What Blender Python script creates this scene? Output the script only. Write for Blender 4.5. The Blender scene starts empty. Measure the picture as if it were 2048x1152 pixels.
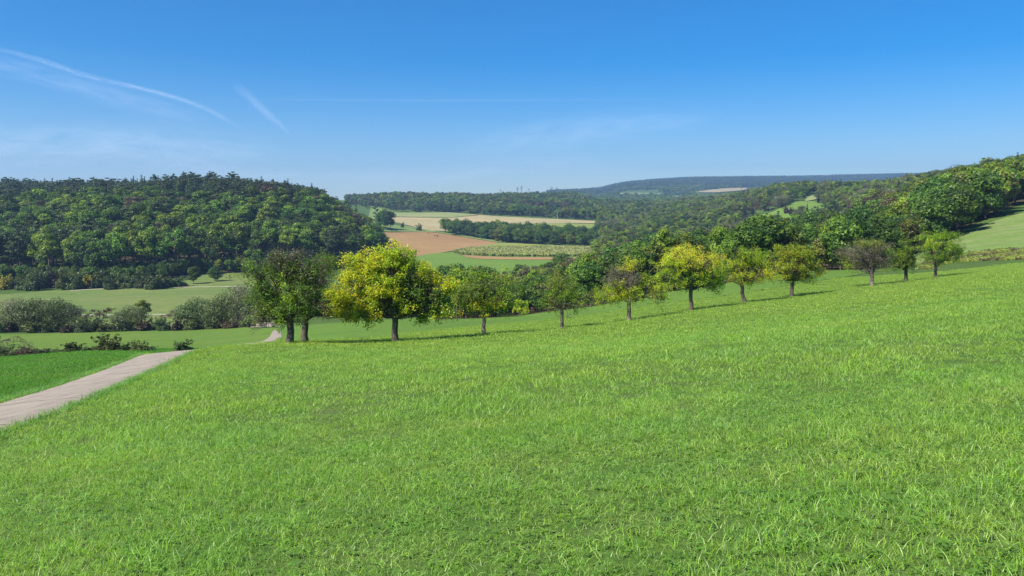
import bpy, math, random
import numpy as np
from mathutils import Vector

# ------------------------------------------------------------------ camera, sky, sun
SC = bpy.context.scene
COL = SC.collection
F = 1577.0            # focal length in photo pixels
HZ = 430.0            # photo row of the true horizon
CZ = 1.6              # eye height
R = math.radians

cd = bpy.data.cameras.new('camera'); cam = bpy.data.objects.new('camera', cd); COL.objects.link(cam)
cam.location = (0, 0, CZ); cam.rotation_euler = (R(90), 0, 0)
cd.sensor_width = 36; cd.lens = 36*F/2048; cd.shift_y = -(576-HZ)/2048
cd.clip_start = .1; cd.clip_end = 90000
SC.camera = cam

SUN_EL = R(46); SUN_AZ = R(-128)     # azimuth from +Y, clockwise positive (sun is left, a little behind)
W = bpy.data.worlds.new('World'); SC.world = W; W.use_nodes = True
nt = W.node_tree; nt.nodes.clear()
o_ = nt.nodes.new('ShaderNodeOutputWorld'); b_ = nt.nodes.new('ShaderNodeBackground'); s_ = nt.nodes.new('ShaderNodeTexSky')
s_.sky_type = 'NISHITA'; s_.sun_disc = False; s_.sun_elevation = SUN_EL; s_.sun_rotation = SUN_AZ
s_.altitude = 300; s_.air_density = 1.0; s_.dust_density = 0.2; s_.ozone_density = 4.0
hs = nt.nodes.new('ShaderNodeHueSaturation'); hs.inputs['Saturation'].default_value = 1.6; hs.inputs['Hue'].default_value = .506
nt.links.new(s_.outputs[0], hs.inputs['Color']); nt.links.new(hs.outputs[0], b_.inputs[0]); nt.links.new(b_.outputs[0], o_.inputs[0])
b_.inputs[1].default_value = 0.078

sd = bpy.data.lights.new('sun', 'SUN'); sd.energy = 4.8; sd.angle = R(.5); sd.color = (1, .95, .86)
sun = bpy.data.objects.new('sun', sd); COL.objects.link(sun)
tosun = Vector((math.sin(SUN_AZ)*math.cos(SUN_EL), math.cos(SUN_AZ)*math.cos(SUN_EL), math.sin(SUN_EL)))
sun.rotation_euler = tosun.to_track_quat('Z', 'Y').to_euler()
sun.location = (-60, -30, 80)
vs = SC.view_settings; vs.view_transform = 'Standard'; vs.look = 'None'; vs.exposure = 0.90; vs.gamma = 1
SC.render.engine = 'CYCLES'
SC.cycles.max_bounces = 6; SC.cycles.diffuse_bounces = 4; SC.cycles.transmission_bounces = 3
SC.cycles.transparent_max_bounces = 8; SC.cycles.volume_bounces = 0

rng = np.random.default_rng(7)
random.seed(7)

# ------------------------------------------------------------------ terrain height function
def pchip(x, y, xi):
    x = np.asarray(x, float); y = np.asarray(y, float); h = np.diff(x); d = np.diff(y)/h
    m = np.zeros_like(y)
    m[1:-1] = np.where(d[:-1]*d[1:] > 0, 2*d[:-1]*d[1:]/np.where(np.abs(d[:-1]+d[1:]) < 1e-12, 1, d[:-1]+d[1:]), 0)
    m[0] = d[0]; m[-1] = d[-1]
    xi = np.clip(xi, x[0], x[-1]); k = np.clip(np.searchsorted(x, xi)-1, 0, len(h)-1)
    t = (xi-x[k])/h[k]
    return ((1+2*t)*(1-t)**2*y[k] + t*(1-t)**2*h[k]*m[k] + t*t*(3-2*t)*y[k+1] + t*t*(t-1)*h[k]*m[k+1])

# ground profiles: photo column -> (distance, row seen there)
PROF = {
 -700: [(20,876),(40,812),(60,786),(85,765),(140,720),(200,680),(225,664),(236,650),(300,604),(370,573),(450,520),(550,465),(700,425),(900,402),(1200,398),(2000,398),(4000,400),(8000,402)],
 0:    [(14,867),(21,807),(30,772),(40,751),(60,729),(85,713),(120,698),(200,673),(225,662),(236,650),(300,604),(370,574),(450,514),(550,455),(700,420),(900,402),(1200,404),(2000,404),(4000,404),(8000,404)],
 200:  [(14,848),(20,796),(30,754),(40,732),(55,715),(72,704),(85,701),(120,692),(200,670),(222,663),(236,650),(300,604),(375,569),(450,507),(550,443),(650,415),(750,409),(900,402),(1200,404),(2000,404),(4000,404),(8000,404)],
 400:  [(14,831),(20,778),(30,736),(40,712),(50,700),(56,704),(64,708),(76,702),(88,696),(120,687),(200,665),(225,658),(236,650),(300,604),(391,563),(430,547),(500,490),(600,425),(700,402),(800,401),(1200,417),(2000,410),(4000,402),(8000,402)],
 480:  [(14,824),(20,770),(30,728),(40,704),(50,692),(56,695),(64,698),(74,689),(85,688),(120,679),(200,659),(225,655),(236,650),(300,604),(391,563),(440,546),(520,480),(620,420),(700,404),(800,403),(1200,420),(2000,410),(4000,402),(8000,402)],
 600:  [(14,816),(20,762),(30,720),(38,698),(46,686.5),(52,683),(60,686),(74,685),(100,672),(150,661),(200,650),(240,640),(300,604),(400,560),(450,546),(550,474),(650,421),(730,408),(820,412),(1200,430),(2000,410),(4000,402),(8000,402)],
 690:  [(14,808),(20,755),(30,715),(40,695),(49,685),(60,679),(80,670),(120,658),(160,650),(200,643),(240,637),(300,604),(400,560),(470,541),(560,500),(660,466),(740,450),(850,442),(950,437),(1200,434),(1700,404),(2000,400),(4000,401),(8000,402)],
 745:  [(14,804),(20,751),(30,713),(40,695),(49,685),(60,677),(80,667),(120,654),(160,646),(200,640),(240,635),(300,604),(470,541),(520,530),(600,514),(700,492),(800,474),(900,452),(950,443),(1050,439),(1200,434),(1400,427),(1700,403),(2000,399),(3000,404),(8000,402)],
 800:  [(14,799),(20,748),(30,712),(40,694),(49,683),(60,674),(80,664),(120,650),(160,643),(200,637),(240,634),(300,604),(470,541),(600,517),(700,504),(760,493),(900,463),(950,456),(1050,448),(1200,437),(1400,428),(1500,418),(1700,403),(2000,400),(3000,404),(8000,402)],
 1000: [(14,782),(20,732),(30,700),(40,683),(53,667),(70,656),(90,648),(120,640),(150,636),(180,634),(240,622),(300,604),(470,541),(600,517),(700,504),(800,488),(900,477),(1000,464),(1080,452),(1300,433),(1400,428),(1700,406),(1900,403),(3000,388),(3400,389),(8000,396)],
 1124: [(14,772),(20,721),(30,693),(40,676),(57,657),(75,643),(100,631),(130,624),(150,621),(180,618),(240,606),(300,592),(470,541),(600,517),(700,502),(800,489),(900,477),(1000,466),(1100,455),(1250,441),(1350,435),(1600,418),(1900,407),(3000,388),(3400,390),(8000,384)],
 1200: [(14,765),(20,715),(30,688),(40,671),(59,648),(80,633),(100,624),(130,614),(150,611),(200,601),(300,578),(470,541),(700,502),(800,491),(1000,472),(1100,460),(1200,448),(1300,441),(1400,437),(1600,424),(1900,412),(2200,410),(3000,404),(4500,388),(6000,382),(8000,380)],
 1258: [(14,760),(20,710),(30,683),(40,666),(61,641),(80,625),(100,613),(130,600),(150,596),(200,588),(300,565),(470,536),(700,498),(800,488),(1000,468),(1300,440),(1600,425),(1900,416),(2300,412),(3000,398),(3600,386),(4500,376),(6000,370),(8000,368)],
 1400: [(14,748),(20,698),(30,668),(45,640),(65,619),(85,604),(110,589),(130,580),(150,576),(200,570),(300,543),(450,517),(600,503),(700,492),(800,474),(1000,442),(1300,420),(1700,410),(2300,402),(3000,395),(3600,382),(4500,372),(6000,361),(8000,358)],
 1600: [(14,731),(20,680),(30,647),(45,619),(60,603),(74,592),(90,577),(110,562),(130,551),(150,544),(200,535),(300,512),(400,512),(550,508),(650,500),(720,485),(800,452),(950,404),(1100,386),(1300,384),(1700,386),(2500,392),(3600,385),(4500,372),(6000,359),(8000,356)],
 1744: [(14,719),(20,668),(30,631),(45,604),(60,589),(81,571),(100,558),(120,549),(135,545),(150,541),(200,528),(300,494),(400,470),(500,450),(600,430),(800,402),(1000,386),(1300,382),(1700,386),(2500,390),(4500,374),(6000,356),(8000,352)],
 1871: [(14,708),(20,657),(30,616),(45,589),(60,576),(89,555),(105,547),(120,541),(140,532),(160,520),(200,494),(250,468),(300,448),(400,420),(500,400),(600,388),(800,376),(1000,370),(1300,372),(2500,385),(4500,374),(6000,354),(8000,350)],
 2048: [(14,693),(20,640),(30,598),(45,566),(60,550),(85,536),(110,526),(125,520),(150,505),(200,468),(260,427),(350,393),(450,368),(600,354),(800,352),(1200,356),(2500,380),(4500,374),(6000,354),(8000,350)],
 2700: [(14,638),(20,586),(30,545),(45,515),(60,500),(85,485),(110,474),(150,455),(200,420),(260,388),(350,360),(450,340),(600,330),(800,332),(1200,340),(2500,370),(4500,374),(6000,354),(8000,350)],
}
UK = sorted(PROF)
LD = np.linspace(math.log(14), math.log(8000), 700)
UD = np.arange(-700, 2701, 10.0)
_c = np.array([pchip(np.log([p[0] for p in PROF[u]]), [p[1] for p in PROF[u]], LD) for u in UK])
TAB = np.array([pchip(UK, _c[:, j], UD) for j in range(len(LD))]).T     # [u, d]

def rowat(u, d):
    u = np.clip(np.asarray(u, float), -700, 2700); d = np.clip(np.asarray(d, float), 14, 8000)
    fu = (u+700)/10; iu = np.clip(fu.astype(int), 0, len(UD)-2); fu = fu-iu
    fd = (np.log(d)-LD[0])/(LD[1]-LD[0]); i = np.clip(fd.astype(int), 0, len(LD)-2); fd = fd-i
    return ((1-fu)*((1-fd)*TAB[iu, i]+fd*TAB[iu, i+1]) + fu*((1-fd)*TAB[iu+1, i]+fd*TAB[iu+1, i+1]))

def hgt(x, y):
    x = np.asarray(x, float); y = np.asarray(y, float)
    ys = np.maximum(y, 1.0)
    near = 0.085*x - 0.108*y
    yy = np.maximum(ys, 14)
    far = CZ + (HZ - rowat(1024+F*x/yy, yy))*yy/F
    t = np.clip((y-14)/12, 0, 1); t = t*t*(3-2*t)
    return near*(1-t)+far*t

def gsolve(u, v, dmin=14, dmax=8000):
    """distance at which the ground is seen at photo column u, row v"""
    d = np.exp(np.linspace(math.log(dmin), math.log(dmax), 500))
    y = HZ - (hgt((u-1024)/F*d, d)-CZ)*F/d
    k = np.nonzero(y <= v)[0]
    if len(k) == 0: return float(d[-1])
    k = k[0]
    if k == 0: return float(d[0])
    t = (y[k-1]-v)/max(1e-6, y[k-1]-y[k])
    return float(d[k-1]*(1-t)+d[k]*t)

def P(u, d): # world x,y of column u at distance d
    return ((u-1024)/F*d, d)

# ------------------------------------------------------------------ materials
def newmat(name):
    m = bpy.data.materials.new(name); m.use_nodes = True; m.node_tree.nodes.clear(); return m, m.node_tree
def N(nt, t, **k):
    n = nt.nodes.new(t)
    for a, b in k.items(): setattr(n, a, b)
    return n
def mixc(nt, fac, a, b, mode='MIX'):
    n = nt.nodes.new('ShaderNodeMix'); n.data_type = 'RGBA'; n.blend_type = mode; n.clamp_factor = True
    for sock, v in ((n.inputs[0], fac), (n.inputs[6], a), (n.inputs[7], b)):
        if isinstance(v, (int, float)): sock.default_value = v
        elif isinstance(v, (tuple, list)): sock.default_value = (*v[:3], 1)
        else: nt.links.new(v, sock)
    return n.outputs[2]
def noise(nt, scale, detail=4, rough=.55, vec=None, dist=0):
    n = N(nt, 'ShaderNodeTexNoise'); n.inputs['Scale'].default_value = scale
    n.inputs['Detail'].default_value = detail; n.inputs['Roughness'].default_value = rough
    n.inputs['Distortion'].default_value = dist
    if vec: nt.links.new(vec, n.inputs['Vector'])
    return n.outputs['Fac']
def ramp(nt, fac, a, b):
    n = N(nt, 'ShaderNodeMapRange'); n.inputs['From Min'].default_value = a; n.inputs['From Max'].default_value = b
    nt.links.new(fac, n.inputs['Value']); return n.outputs['Result']
def worldpos(nt, scale=(1, 1, 1), rotz=0):
    g = N(nt, 'ShaderNodeNewGeometry'); m = N(nt, 'ShaderNodeMapping')
    m.inputs['Scale'].default_value = scale; m.inputs['Rotation'].default_value = (0, 0, rotz)
    nt.links.new(g.outputs['Position'], m.inputs['Vector']); return m.outputs['Vector']

def groundmat(name, a, b, c, s1=.05, s2=.6, s3=8, stretch=(1, 1, 1), rotz=0, bump=.15, fine=(.7, 1.3), rowscale=None):
    m, nt = newmat(name)
    v = worldpos(nt, stretch, rotz); v0 = worldpos(nt)
    col = mixc(nt, ramp(nt, noise(nt, s1, 5, .6, v0), .38, .62), a, b)
    col = mixc(nt, ramp(nt, noise(nt, s2, 6, .65, v), .45, .75), col, c)
    fn = noise(nt, s3, 3, .7, v)
    sc = N(nt, 'ShaderNodeMapRange'); sc.inputs['From Min'].default_value = .3; sc.inputs['From Max'].default_value = .7
    sc.inputs['To Min'].default_value = fine[0]; sc.inputs['To Max'].default_value = fine[1]; nt.links.new(fn, sc.inputs['Value'])
    cm = N(nt, 'ShaderNodeVectorMath', operation='SCALE'); nt.links.new(col, cm.inputs[0]); nt.links.new(sc.outputs[0], cm.inputs['Scale'])
    colo = cm.outputs[0]
    if rowscale:
        w = N(nt, 'ShaderNodeTexWave'); w.inputs['Scale'].default_value = rowscale; w.inputs['Distortion'].default_value = 1.5
        w.inputs['Detail'].default_value = 2; w.inputs['Detail Scale'].default_value = .3
        nt.links.new(v, w.inputs['Vector'])
        r = N(nt, 'ShaderNodeMapRange'); r.inputs['To Min'].default_value = .76; r.inputs['To Max'].default_value = 1.14
        nt.links.new(w.outputs['Fac'], r.inputs['Value'])
        c2 = N(nt, 'ShaderNodeVectorMath', operation='SCALE'); nt.links.new(colo, c2.inputs[0]); nt.links.new(r.outputs[0], c2.inputs['Scale']); colo = c2.outputs[0]
    bs = N(nt, 'ShaderNodeBsdfPrincipled'); bs.inputs['Roughness'].default_value = .9; bs.inputs['Specular IOR Level'].default_value = .1
    nt.links.new(colo, bs.inputs['Base Color'])
    if bump:
        bp = N(nt, 'ShaderNodeBump'); bp.inputs['Strength'].default_value = .8; bp.inputs['Distance'].default_value = bump
        nt.links.new(fn, bp.inputs['Height']); nt.links.new(bp.outputs[0], bs.inputs['Normal'])
    o = N(nt, 'ShaderNodeOutputMaterial'); nt.links.new(bs.outputs[0], o.inputs[0])
    return m

def leafmat(name, rnd=.38, transl=.30, hue=.018, patches=False, spec=.25):
    """leaf colour comes from the face attribute 'col'; each tree varies a little"""
    m, nt = newmat(name)
    at = N(nt, 'ShaderNodeAttribute', attribute_name='col')
    oi = N(nt, 'ShaderNodeObjectInfo')
    hsv = N(nt, 'ShaderNodeHueSaturation')
    a = N(nt, 'ShaderNodeMapRange'); a.inputs['To Min'].default_value = .5-hue; a.inputs['To Max'].default_value = .5+hue
    nt.links.new(oi.outputs['Random'], a.inputs['Value']); nt.links.new(a.outputs[0], hsv.inputs['Hue'])
    mu = N(nt, 'ShaderNodeMath', operation='MULTIPLY'); mu.inputs[1].default_value = 7.31; nt.links.new(oi.outputs['Random'], mu.inputs[0])
    fr = N(nt, 'ShaderNodeMath', operation='FRACT'); nt.links.new(mu.outputs[0], fr.inputs[0])
    b = N(nt, 'ShaderNodeMapRange'); b.inputs['To Min'].default_value = 1-rnd; b.inputs['To Max'].default_value = 1+rnd
    nt.links.new(fr.outputs[0], b.inputs['Value']); nt.links.new(b.outputs[0], hsv.inputs['Value'])
    nt.links.new(at.outputs['Color'], hsv.inputs['Color'])
    col = hsv.outputs[0]
    if patches:
        v = worldpos(nt, (.6, 1.6, 1), R(12))
        n1 = noise(nt, .16, 5, .62, v)
        col = mixc(nt, ramp(nt, n1, .46, .68), col, mixc(nt, 1.0, col, (1.24, 1.08, 1.1), 'MULTIPLY'))
        n2 = noise(nt, .33, 4, .6, worldpos(nt, (.5, 1.5, 1), R(-20)))
        col = mixc(nt, ramp(nt, n2, .54, .74), col, mixc(nt, 1.0, col, (.90, .98, 1.25), 'MULTIPLY'))
        n3 = noise(nt, 1.3, 3, .6, worldpos(nt))
        col = mixc(nt, ramp(nt, n3, .6, .78), col, mixc(nt, 1.0, col, (1.22, 1.04, 1.3), 'MULTIPLY'))
    bs = N(nt, 'ShaderNodeBsdfPrincipled'); bs.inputs['Roughness'].default_value = .45; bs.inputs['Specular IOR Level'].default_value = spec
    nt.links.new(col, bs.inputs['Base Color'])
    tr = N(nt, 'ShaderNodeBsdfTranslucent'); nt.links.new(mixc(nt, 1.0, col, (1.25, 1.25, .7), 'MULTIPLY'), tr.inputs['Color'])
    mx = N(nt, 'ShaderNodeMixShader'); mx.inputs[0].default_value = transl
    nt.links.new(bs.outputs[0], mx.inputs[1]); nt.links.new(tr.outputs[0], mx.inputs[2])
    o = N(nt, 'ShaderNodeOutputMaterial'); nt.links.new(mx.outputs[0], o.inputs[0])
    return m

def plainmat(name, col, col2=None, scale=6, rough=.85, metal=0, bump=0.02):
    m, nt = newmat(name)
    n = noise(nt, scale, 5, .65, N(nt, 'ShaderNodeTexCoord').outputs['Object'])
    c = mixc(nt, ramp(nt, n, .35, .65), col, col2 or tuple(x*.6 for x in col))
    bs = N(nt, 'ShaderNodeBsdfPrincipled'); bs.inputs['Roughness'].default_value = rough; bs.inputs['Metallic'].default_value = metal
    nt.links.new(c, bs.inputs['Base Color'])
    bp = N(nt, 'ShaderNodeBump'); bp.inputs['Strength'].default_value = .6; bp.inputs['Distance'].default_value = bump
    nt.links.new(n, bp.inputs['Height']); nt.links.new(bp.outputs[0], bs.inputs['Normal'])
    o = N(nt, 'ShaderNodeOutputMaterial'); nt.links.new(bs.outputs[0], o.inputs[0])
    return m

M_GROUND = groundmat('meadow_soil', (.055, .105, .018), (.075, .13, .022), (.095, .12, .035), .05, .5, 9, bump=.05)
M_STRIP = groundmat('short_green_grass', (.085, .165, .024), (.105, .19, .026), (.14, .20, .03), .05, .35, 2.5, (.35, 1.6, 1), R(-8), .10, (.65, 1.3))
M_VALLEY = groundmat('valley_grass', (.095, .175, .024), (.12, .195, .026), (.16, .205, .035), .03, .2, 1.5, (.3, 1.5, 1), R(6), .14, (.7, 1.25))
M_OLIVE = groundmat('dry_meadow', (.15, .19, .05), (.11, .17, .04), (.19, .20, .07), .02, .1, .9, (.35, 1.4, 1), R(5), .2, (.75, 1.2))
M_BROWN = groundmat('ploughed_earth', (.30, .18, .075), (.34, .22, .09), (.26, .165, .065), .012, .06, .6, (.3, 1.6, 1), R(12), .3, (.8, 1.2), .14)
M_TAN = groundmat('stubble', (.42, .33, .17), (.34, .29, .14), (.28, .27, .11), .012, .03, .4, (.5, 1.2, 1), R(35), .2, (.85, 1.15), .022)
M_TANG = groundmat('stubble_green', (.20, .25, .08), (.30, .28, .12), (.16, .23, .07), .012, .04, .4, (.3, 1.3, 1), R(-10), .2, (.85, 1.15))
M_YG = groundmat('yellow_green_crop', (.24, .27, .06), (.18, .24, .05), (.28, .27, .09), .02, .08, .5, (1, 1, 1), 0, .3, (.7, 1.2))
M_GREEN = groundmat('fresh_green_crop', (.11, .19, .028), (.125, .21, .03), (.15, .21, .04), .02, .1, .6, (.3, 1.5, 1), R(5), .1, (.85, 1.15))
M_HILLM = groundmat('hill_meadow', (.13, .21, .045), (.165, .235, .055), (.26, .25, .12), .03, .10, 1.2, (.35, 1.6, 1), R(-35), .14, (.7, 1.25))
M_LITTER = groundmat('leaf_litter', (.07, .055, .03), (.05, .06, .02), (.11, .085, .05), .05, .3, 2, bump=.2)
M_FAR = groundmat('far_pasture', (.16, .23, .07), (.24, .26, .10), (.12, .20, .06), .004, .01, .1, (1, 1, 1), 0, .2, (.85, 1.15))
M_TRACK = groundmat('gravel_track', (.42, .38, .29), (.36, .34, .22), (.26, .28, .12), .1, .5, 3, bump=.03)
M_LEAF = leafmat('tree_leaves')
M_APPLE = leafmat('apple_leaves', .1, .48, .01)
M_GRASS = leafmat('grass_blades', .16, .52, .010, True, .5)
M_BARK = plainmat('bark', (.13, .105, .08), (.055, .043, .032), 8, .95, 0, .04)
M_BARKL = plainmat('pale_bark', (.22, .18, .135), (.10, .08, .06), 8, .95, 0, .04)
M_GREY = plainmat('galvanised_steel', (.30, .31, .32), (.22, .23, .24), 3, .5, .6)

def pathmat():
    m, nt = newmat('worn_concrete')
    v = worldpos(nt); 
    uv = N(nt, 'ShaderNodeUVMap'); sx = N(nt, 'ShaderNodeSeparateXYZ'); nt.links.new(uv.outputs[0], sx.inputs[0])
    n1 = noise(nt, .5, 6, .65, v); n2 = noise(nt, 14, 4, .7, v); n3 = noise(nt, 90, 2, .6, v)
    col = mixc(nt, ramp(nt, n1, .35, .65), (.345, .285, .215), (.285, .235, .175))
    col = mixc(nt, ramp(nt, n2, .5, .75), col, (.22, .185, .145))
    col = mixc(nt, ramp(nt, n3, .58, .75), col, (.44, .36, .28))
    # cross cracks every few metres (uv.y runs in metres along the path)
    a = N(nt, 'ShaderNodeMath', operation='MULTIPLY_ADD'); nt.links.new(noise(nt, .8, 3, .6, v), a.inputs[0]); a.inputs[1].default_value = .35
    nt.links.new(sx.outputs['Y'], a.inputs[2])
    d = N(nt, 'ShaderNodeMath', operation='DIVIDE'); nt.links.new(a.outputs[0], d.inputs[0]); d.inputs[1].default_value = 5.3
    fr = N(nt, 'ShaderNodeMath', operation='FRACT'); nt.links.new(d.outputs[0], fr.inputs[0])
    n4 = noise(nt, 1.1, 6, .7, worldpos(nt, (3, .5, 1), R(-18)))
    col = mixc(nt, ramp(nt, n4, .46, .64), col, (.22, .175, .13))
    col = mixc(nt, ramp(nt, noise(nt, 2.3, 5, .75, v), .62, .70), col, (.17, .15, .09))
    ab = N(nt, 'ShaderNodeMath', operation='SUBTRACT'); nt.links.new(fr.outputs[0], ab.inputs[0]); ab.inputs[1].default_value = .5
    ab2 = N(nt, 'ShaderNodeMath', operation='ABSOLUTE'); nt.links.new(ab.outputs[0], ab2.inputs[0])
    cr = ramp(nt, ab2.outputs[0], .016, .006)
    gate = ramp(nt, noise(nt, .7, 2, .5, v), .40, .5)
    cm = N(nt, 'ShaderNodeMath', operation='MULTIPLY'); nt.links.new(cr, cm.inputs[0]); nt.links.new(gate, cm.inputs[1])
    cm.use_clamp = True
    col = mixc(nt, cm.outputs[0], col, (.07, .065, .045))
    # mossy, earthy edges
    e = N(nt, 'ShaderNodeMath', operation='SUBTRACT'); nt.links.new(sx.outputs['X'], e.inputs[0]); e.inputs[1].default_value = .5
    e2 = N(nt, 'ShaderNodeMath', operation='ABSOLUTE'); nt.links.new(e.outputs[0], e2.inputs[0])
    e3 = N(nt, 'ShaderNodeMath', operation='MULTIPLY_ADD'); nt.links.new(n2, e3.inputs[0]); e3.inputs[1].default_value = .12; nt.links.new(e2.outputs[0], e3.inputs[2])
    col = mixc(nt, ramp(nt, e3.outputs[0], .51, .55), col, (.12, .11, .05))
    bs = N(nt, 'ShaderNodeBsdfPrincipled'); bs.inputs['Roughness'].default_value = .92; nt.links.new(col, bs.inputs['Base Color'])
    bp = N(nt, 'ShaderNodeBump'); bp.inputs['Strength'].default_value = .5; bp.inputs['Distance'].default_value = .02
    nt.links.new(n2, bp.inputs['Height']); nt.links.new(bp.outputs[0], bs.inputs['Normal'])
    o = N(nt, 'ShaderNodeOutputMaterial'); nt.links.new(bs.outputs[0], o.inputs[0]); return m
M_PATH = pathmat()

# ------------------------------------------------------------------ mesh helpers
def npmesh(name, V, Fq, mats, cols=None, midx=None, smooth=False, uvs=None):
    """V (n,3), Fq (m,4) or (m,3) faces"""
    V = np.asarray(V, np.float32); Fq = np.asarray(Fq, np.int32)
    me = bpy.data.meshes.new(name); k = Fq.shape[1]; m = len(Fq)
    me.vertices.add(len(V)); me.vertices.foreach_set('co', V.ravel())
    me.loops.add(m*k); me.loops.foreach_set('vertex_index', Fq.ravel())
    me.polygons.add(m); me.polygons.foreach_set('loop_start', np.arange(0, m*k, k, dtype=np.int32))
    me.polygons.foreach_set('loop_total', np.full(m, k, np.int32))
    if midx is not None: me.polygons.foreach_set('material_index', np.asarray(midx, np.int32))
    me.polygons.foreach_set('use_smooth', np.full(m, smooth, bool))
    for mt in mats: me.materials.append(mt)
    if cols is not None:
        at = me.attributes.new('col', 'FLOAT_COLOR', 'FACE')
        c = np.ones((m, 4), np.float32); c[:, :3] = cols; at.data.foreach_set('color', c.ravel())
    if uvs is not None:
        ul = me.uv_layers.new(name='UVMap'); ul.data.foreach_set('uv', np.asarray(uvs, np.float32).ravel())
    me.update(calc_edges=True); me.validate()
    return me

def link(name, me, parent=None, loc=None):
    o = bpy.data.objects.new(name, me); COL.objects.link(o)
    if parent: o.parent = parent
    if loc is not None: o.location = loc
    return o
def tag(o, label, cat, group=None, kind=None):
    if label: o['label'] = label
    if cat: o['category'] = cat
    if group: o['group'] = group
    if kind: o['kind'] = kind
    return o

class Tubes:
    def __init__(s): s.V = []; s.F = []; s.n = 0
    def add(s, pts, rad, sides=6):
        pts = np.asarray(pts, float); rad = np.broadcast_to(np.asarray(rad, float), (len(pts),))
        t = np.gradient(pts, axis=0); t /= np.linalg.norm(t, axis=1)[:, None]+1e-9
        ref = np.array([0, 0, 1.0]) if abs(t[0][2]) < .9 else np.array([1.0, 0, 0])
        a = np.cross(t, ref); a /= np.linalg.norm(a, axis=1)[:, None]+1e-9; b = np.cross(t, a)
        th = np.arange(sides)*2*math.pi/sides
        ring = pts[:, None, :] + rad[:, None, None]*(np.cos(th)[None, :, None]*a[:, None, :]+np.sin(th)[None, :, None]*b[:, None, :])
        s.V.append(ring.reshape(-1, 3)); k = len(pts)
        i = np.arange(k-1)[:, None]*sides + np.arange(sides)[None, :]; j = np.arange(k-1)[:, None]*sides + (np.arange(sides)[None, :]+1) % sides
        s.F.append(np.stack([i, j, j+sides, i+sides], -1).reshape(-1, 4)+s.n); s.n += k*sides
    def arrays(s): return np.concatenate(s.V), np.concatenate(s.F)
    def mesh(s, name, mat):
        V, Fq = s.arrays(); return npmesh(name, V, Fq, [mat], smooth=True)

def curve(p0, p1, r, sag=0.0, n=5, wob=.06):
    p0 = np.asarray(p0, float); p1 = np.asarray(p1, float); t = np.linspace(0, 1, n)[:, None]
    L = np.linalg.norm(p1-p0); q = p0*(1-t)+p1*t
    q[:, 2] += sag*L*np.sin(t[:, 0]*math.pi)
    q[1:-1] += r.normal(0, wob*L, (n-2, 3)) if n > 2 else 0
    return q

def cards(r, pos, nrm, size, aspect=1.0, jit=.6, hang=0.0):
    """quad leaves at pos facing roughly nrm"""
    n = len(pos); nr = nrm + r.normal(0, jit, (n, 3)); nr /= np.linalg.norm(nr, axis=1)[:, None]+1e-9
    ref = r.normal(0, 1, (n, 3)); ref[:, 2] -= hang*3
    a = np.cross(nr, ref); a /= np.linalg.norm(a, axis=1)[:, None]+1e-9; b = np.cross(nr, a)
    s = (size*r.uniform(.6, 1.35, n))[:, None]*.5; sa = s*aspect
    # a leaf-like kite
    V = np.stack([pos-b*sa, pos+a*s*.8-b*sa*.1, pos+b*sa, pos-a*s*.8-b*sa*.1], 1).reshape(-1, 3)
    return V, np.arange(n*4).reshape(-1, 4)

def fib(r, n):
    v = r.normal(0, 1, (n, 3)); return v/np.linalg.norm(v, axis=1)[:, None]

# ------------------------------------------------------------------ ground
def grid_mesh(X, Y, Z, name, mat, smooth=True, uvs=None):
    a, b = X.shape; V = np.stack([X, Y, Z], -1).reshape(-1, 3)
    i = (np.arange(a-1)[:, None]*b+np.arange(b-1)[None, :]).ravel()
    Fq = np.stack([i, i+1, i+b+1, i+b], -1)
    me = npmesh(name, V, Fq, [mat], smooth=smooth, uvs=(np.asarray(uvs).reshape(-1, 2)[Fq.ravel()] if uvs is not None else None))
    return me
dd = np.concatenate([[-60, -30, -15, -8, -4, -2, 0, 1, 2, 3], np.exp(np.linspace(math.log(4), math.log(8000), 520))])
tt = np.concatenate([np.linspace(-1.05, -.70, 40, endpoint=False), np.linspace(-.70, .70, 340, endpoint=False), np.linspace(.70, 1.02, 36)])
D_, T_ = np.meshgrid(dd, tt, indexing='ij')
X_ = T_*np.maximum(D_, 25); Z_ = hgt(X_, D_)
g = link('ground', grid_mesh(X_, D_, Z_, 'ground', M_GROUND)); tag(g, 'green meadow ground running down into the valley and over the hills', 'ground', kind='structure')

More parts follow.
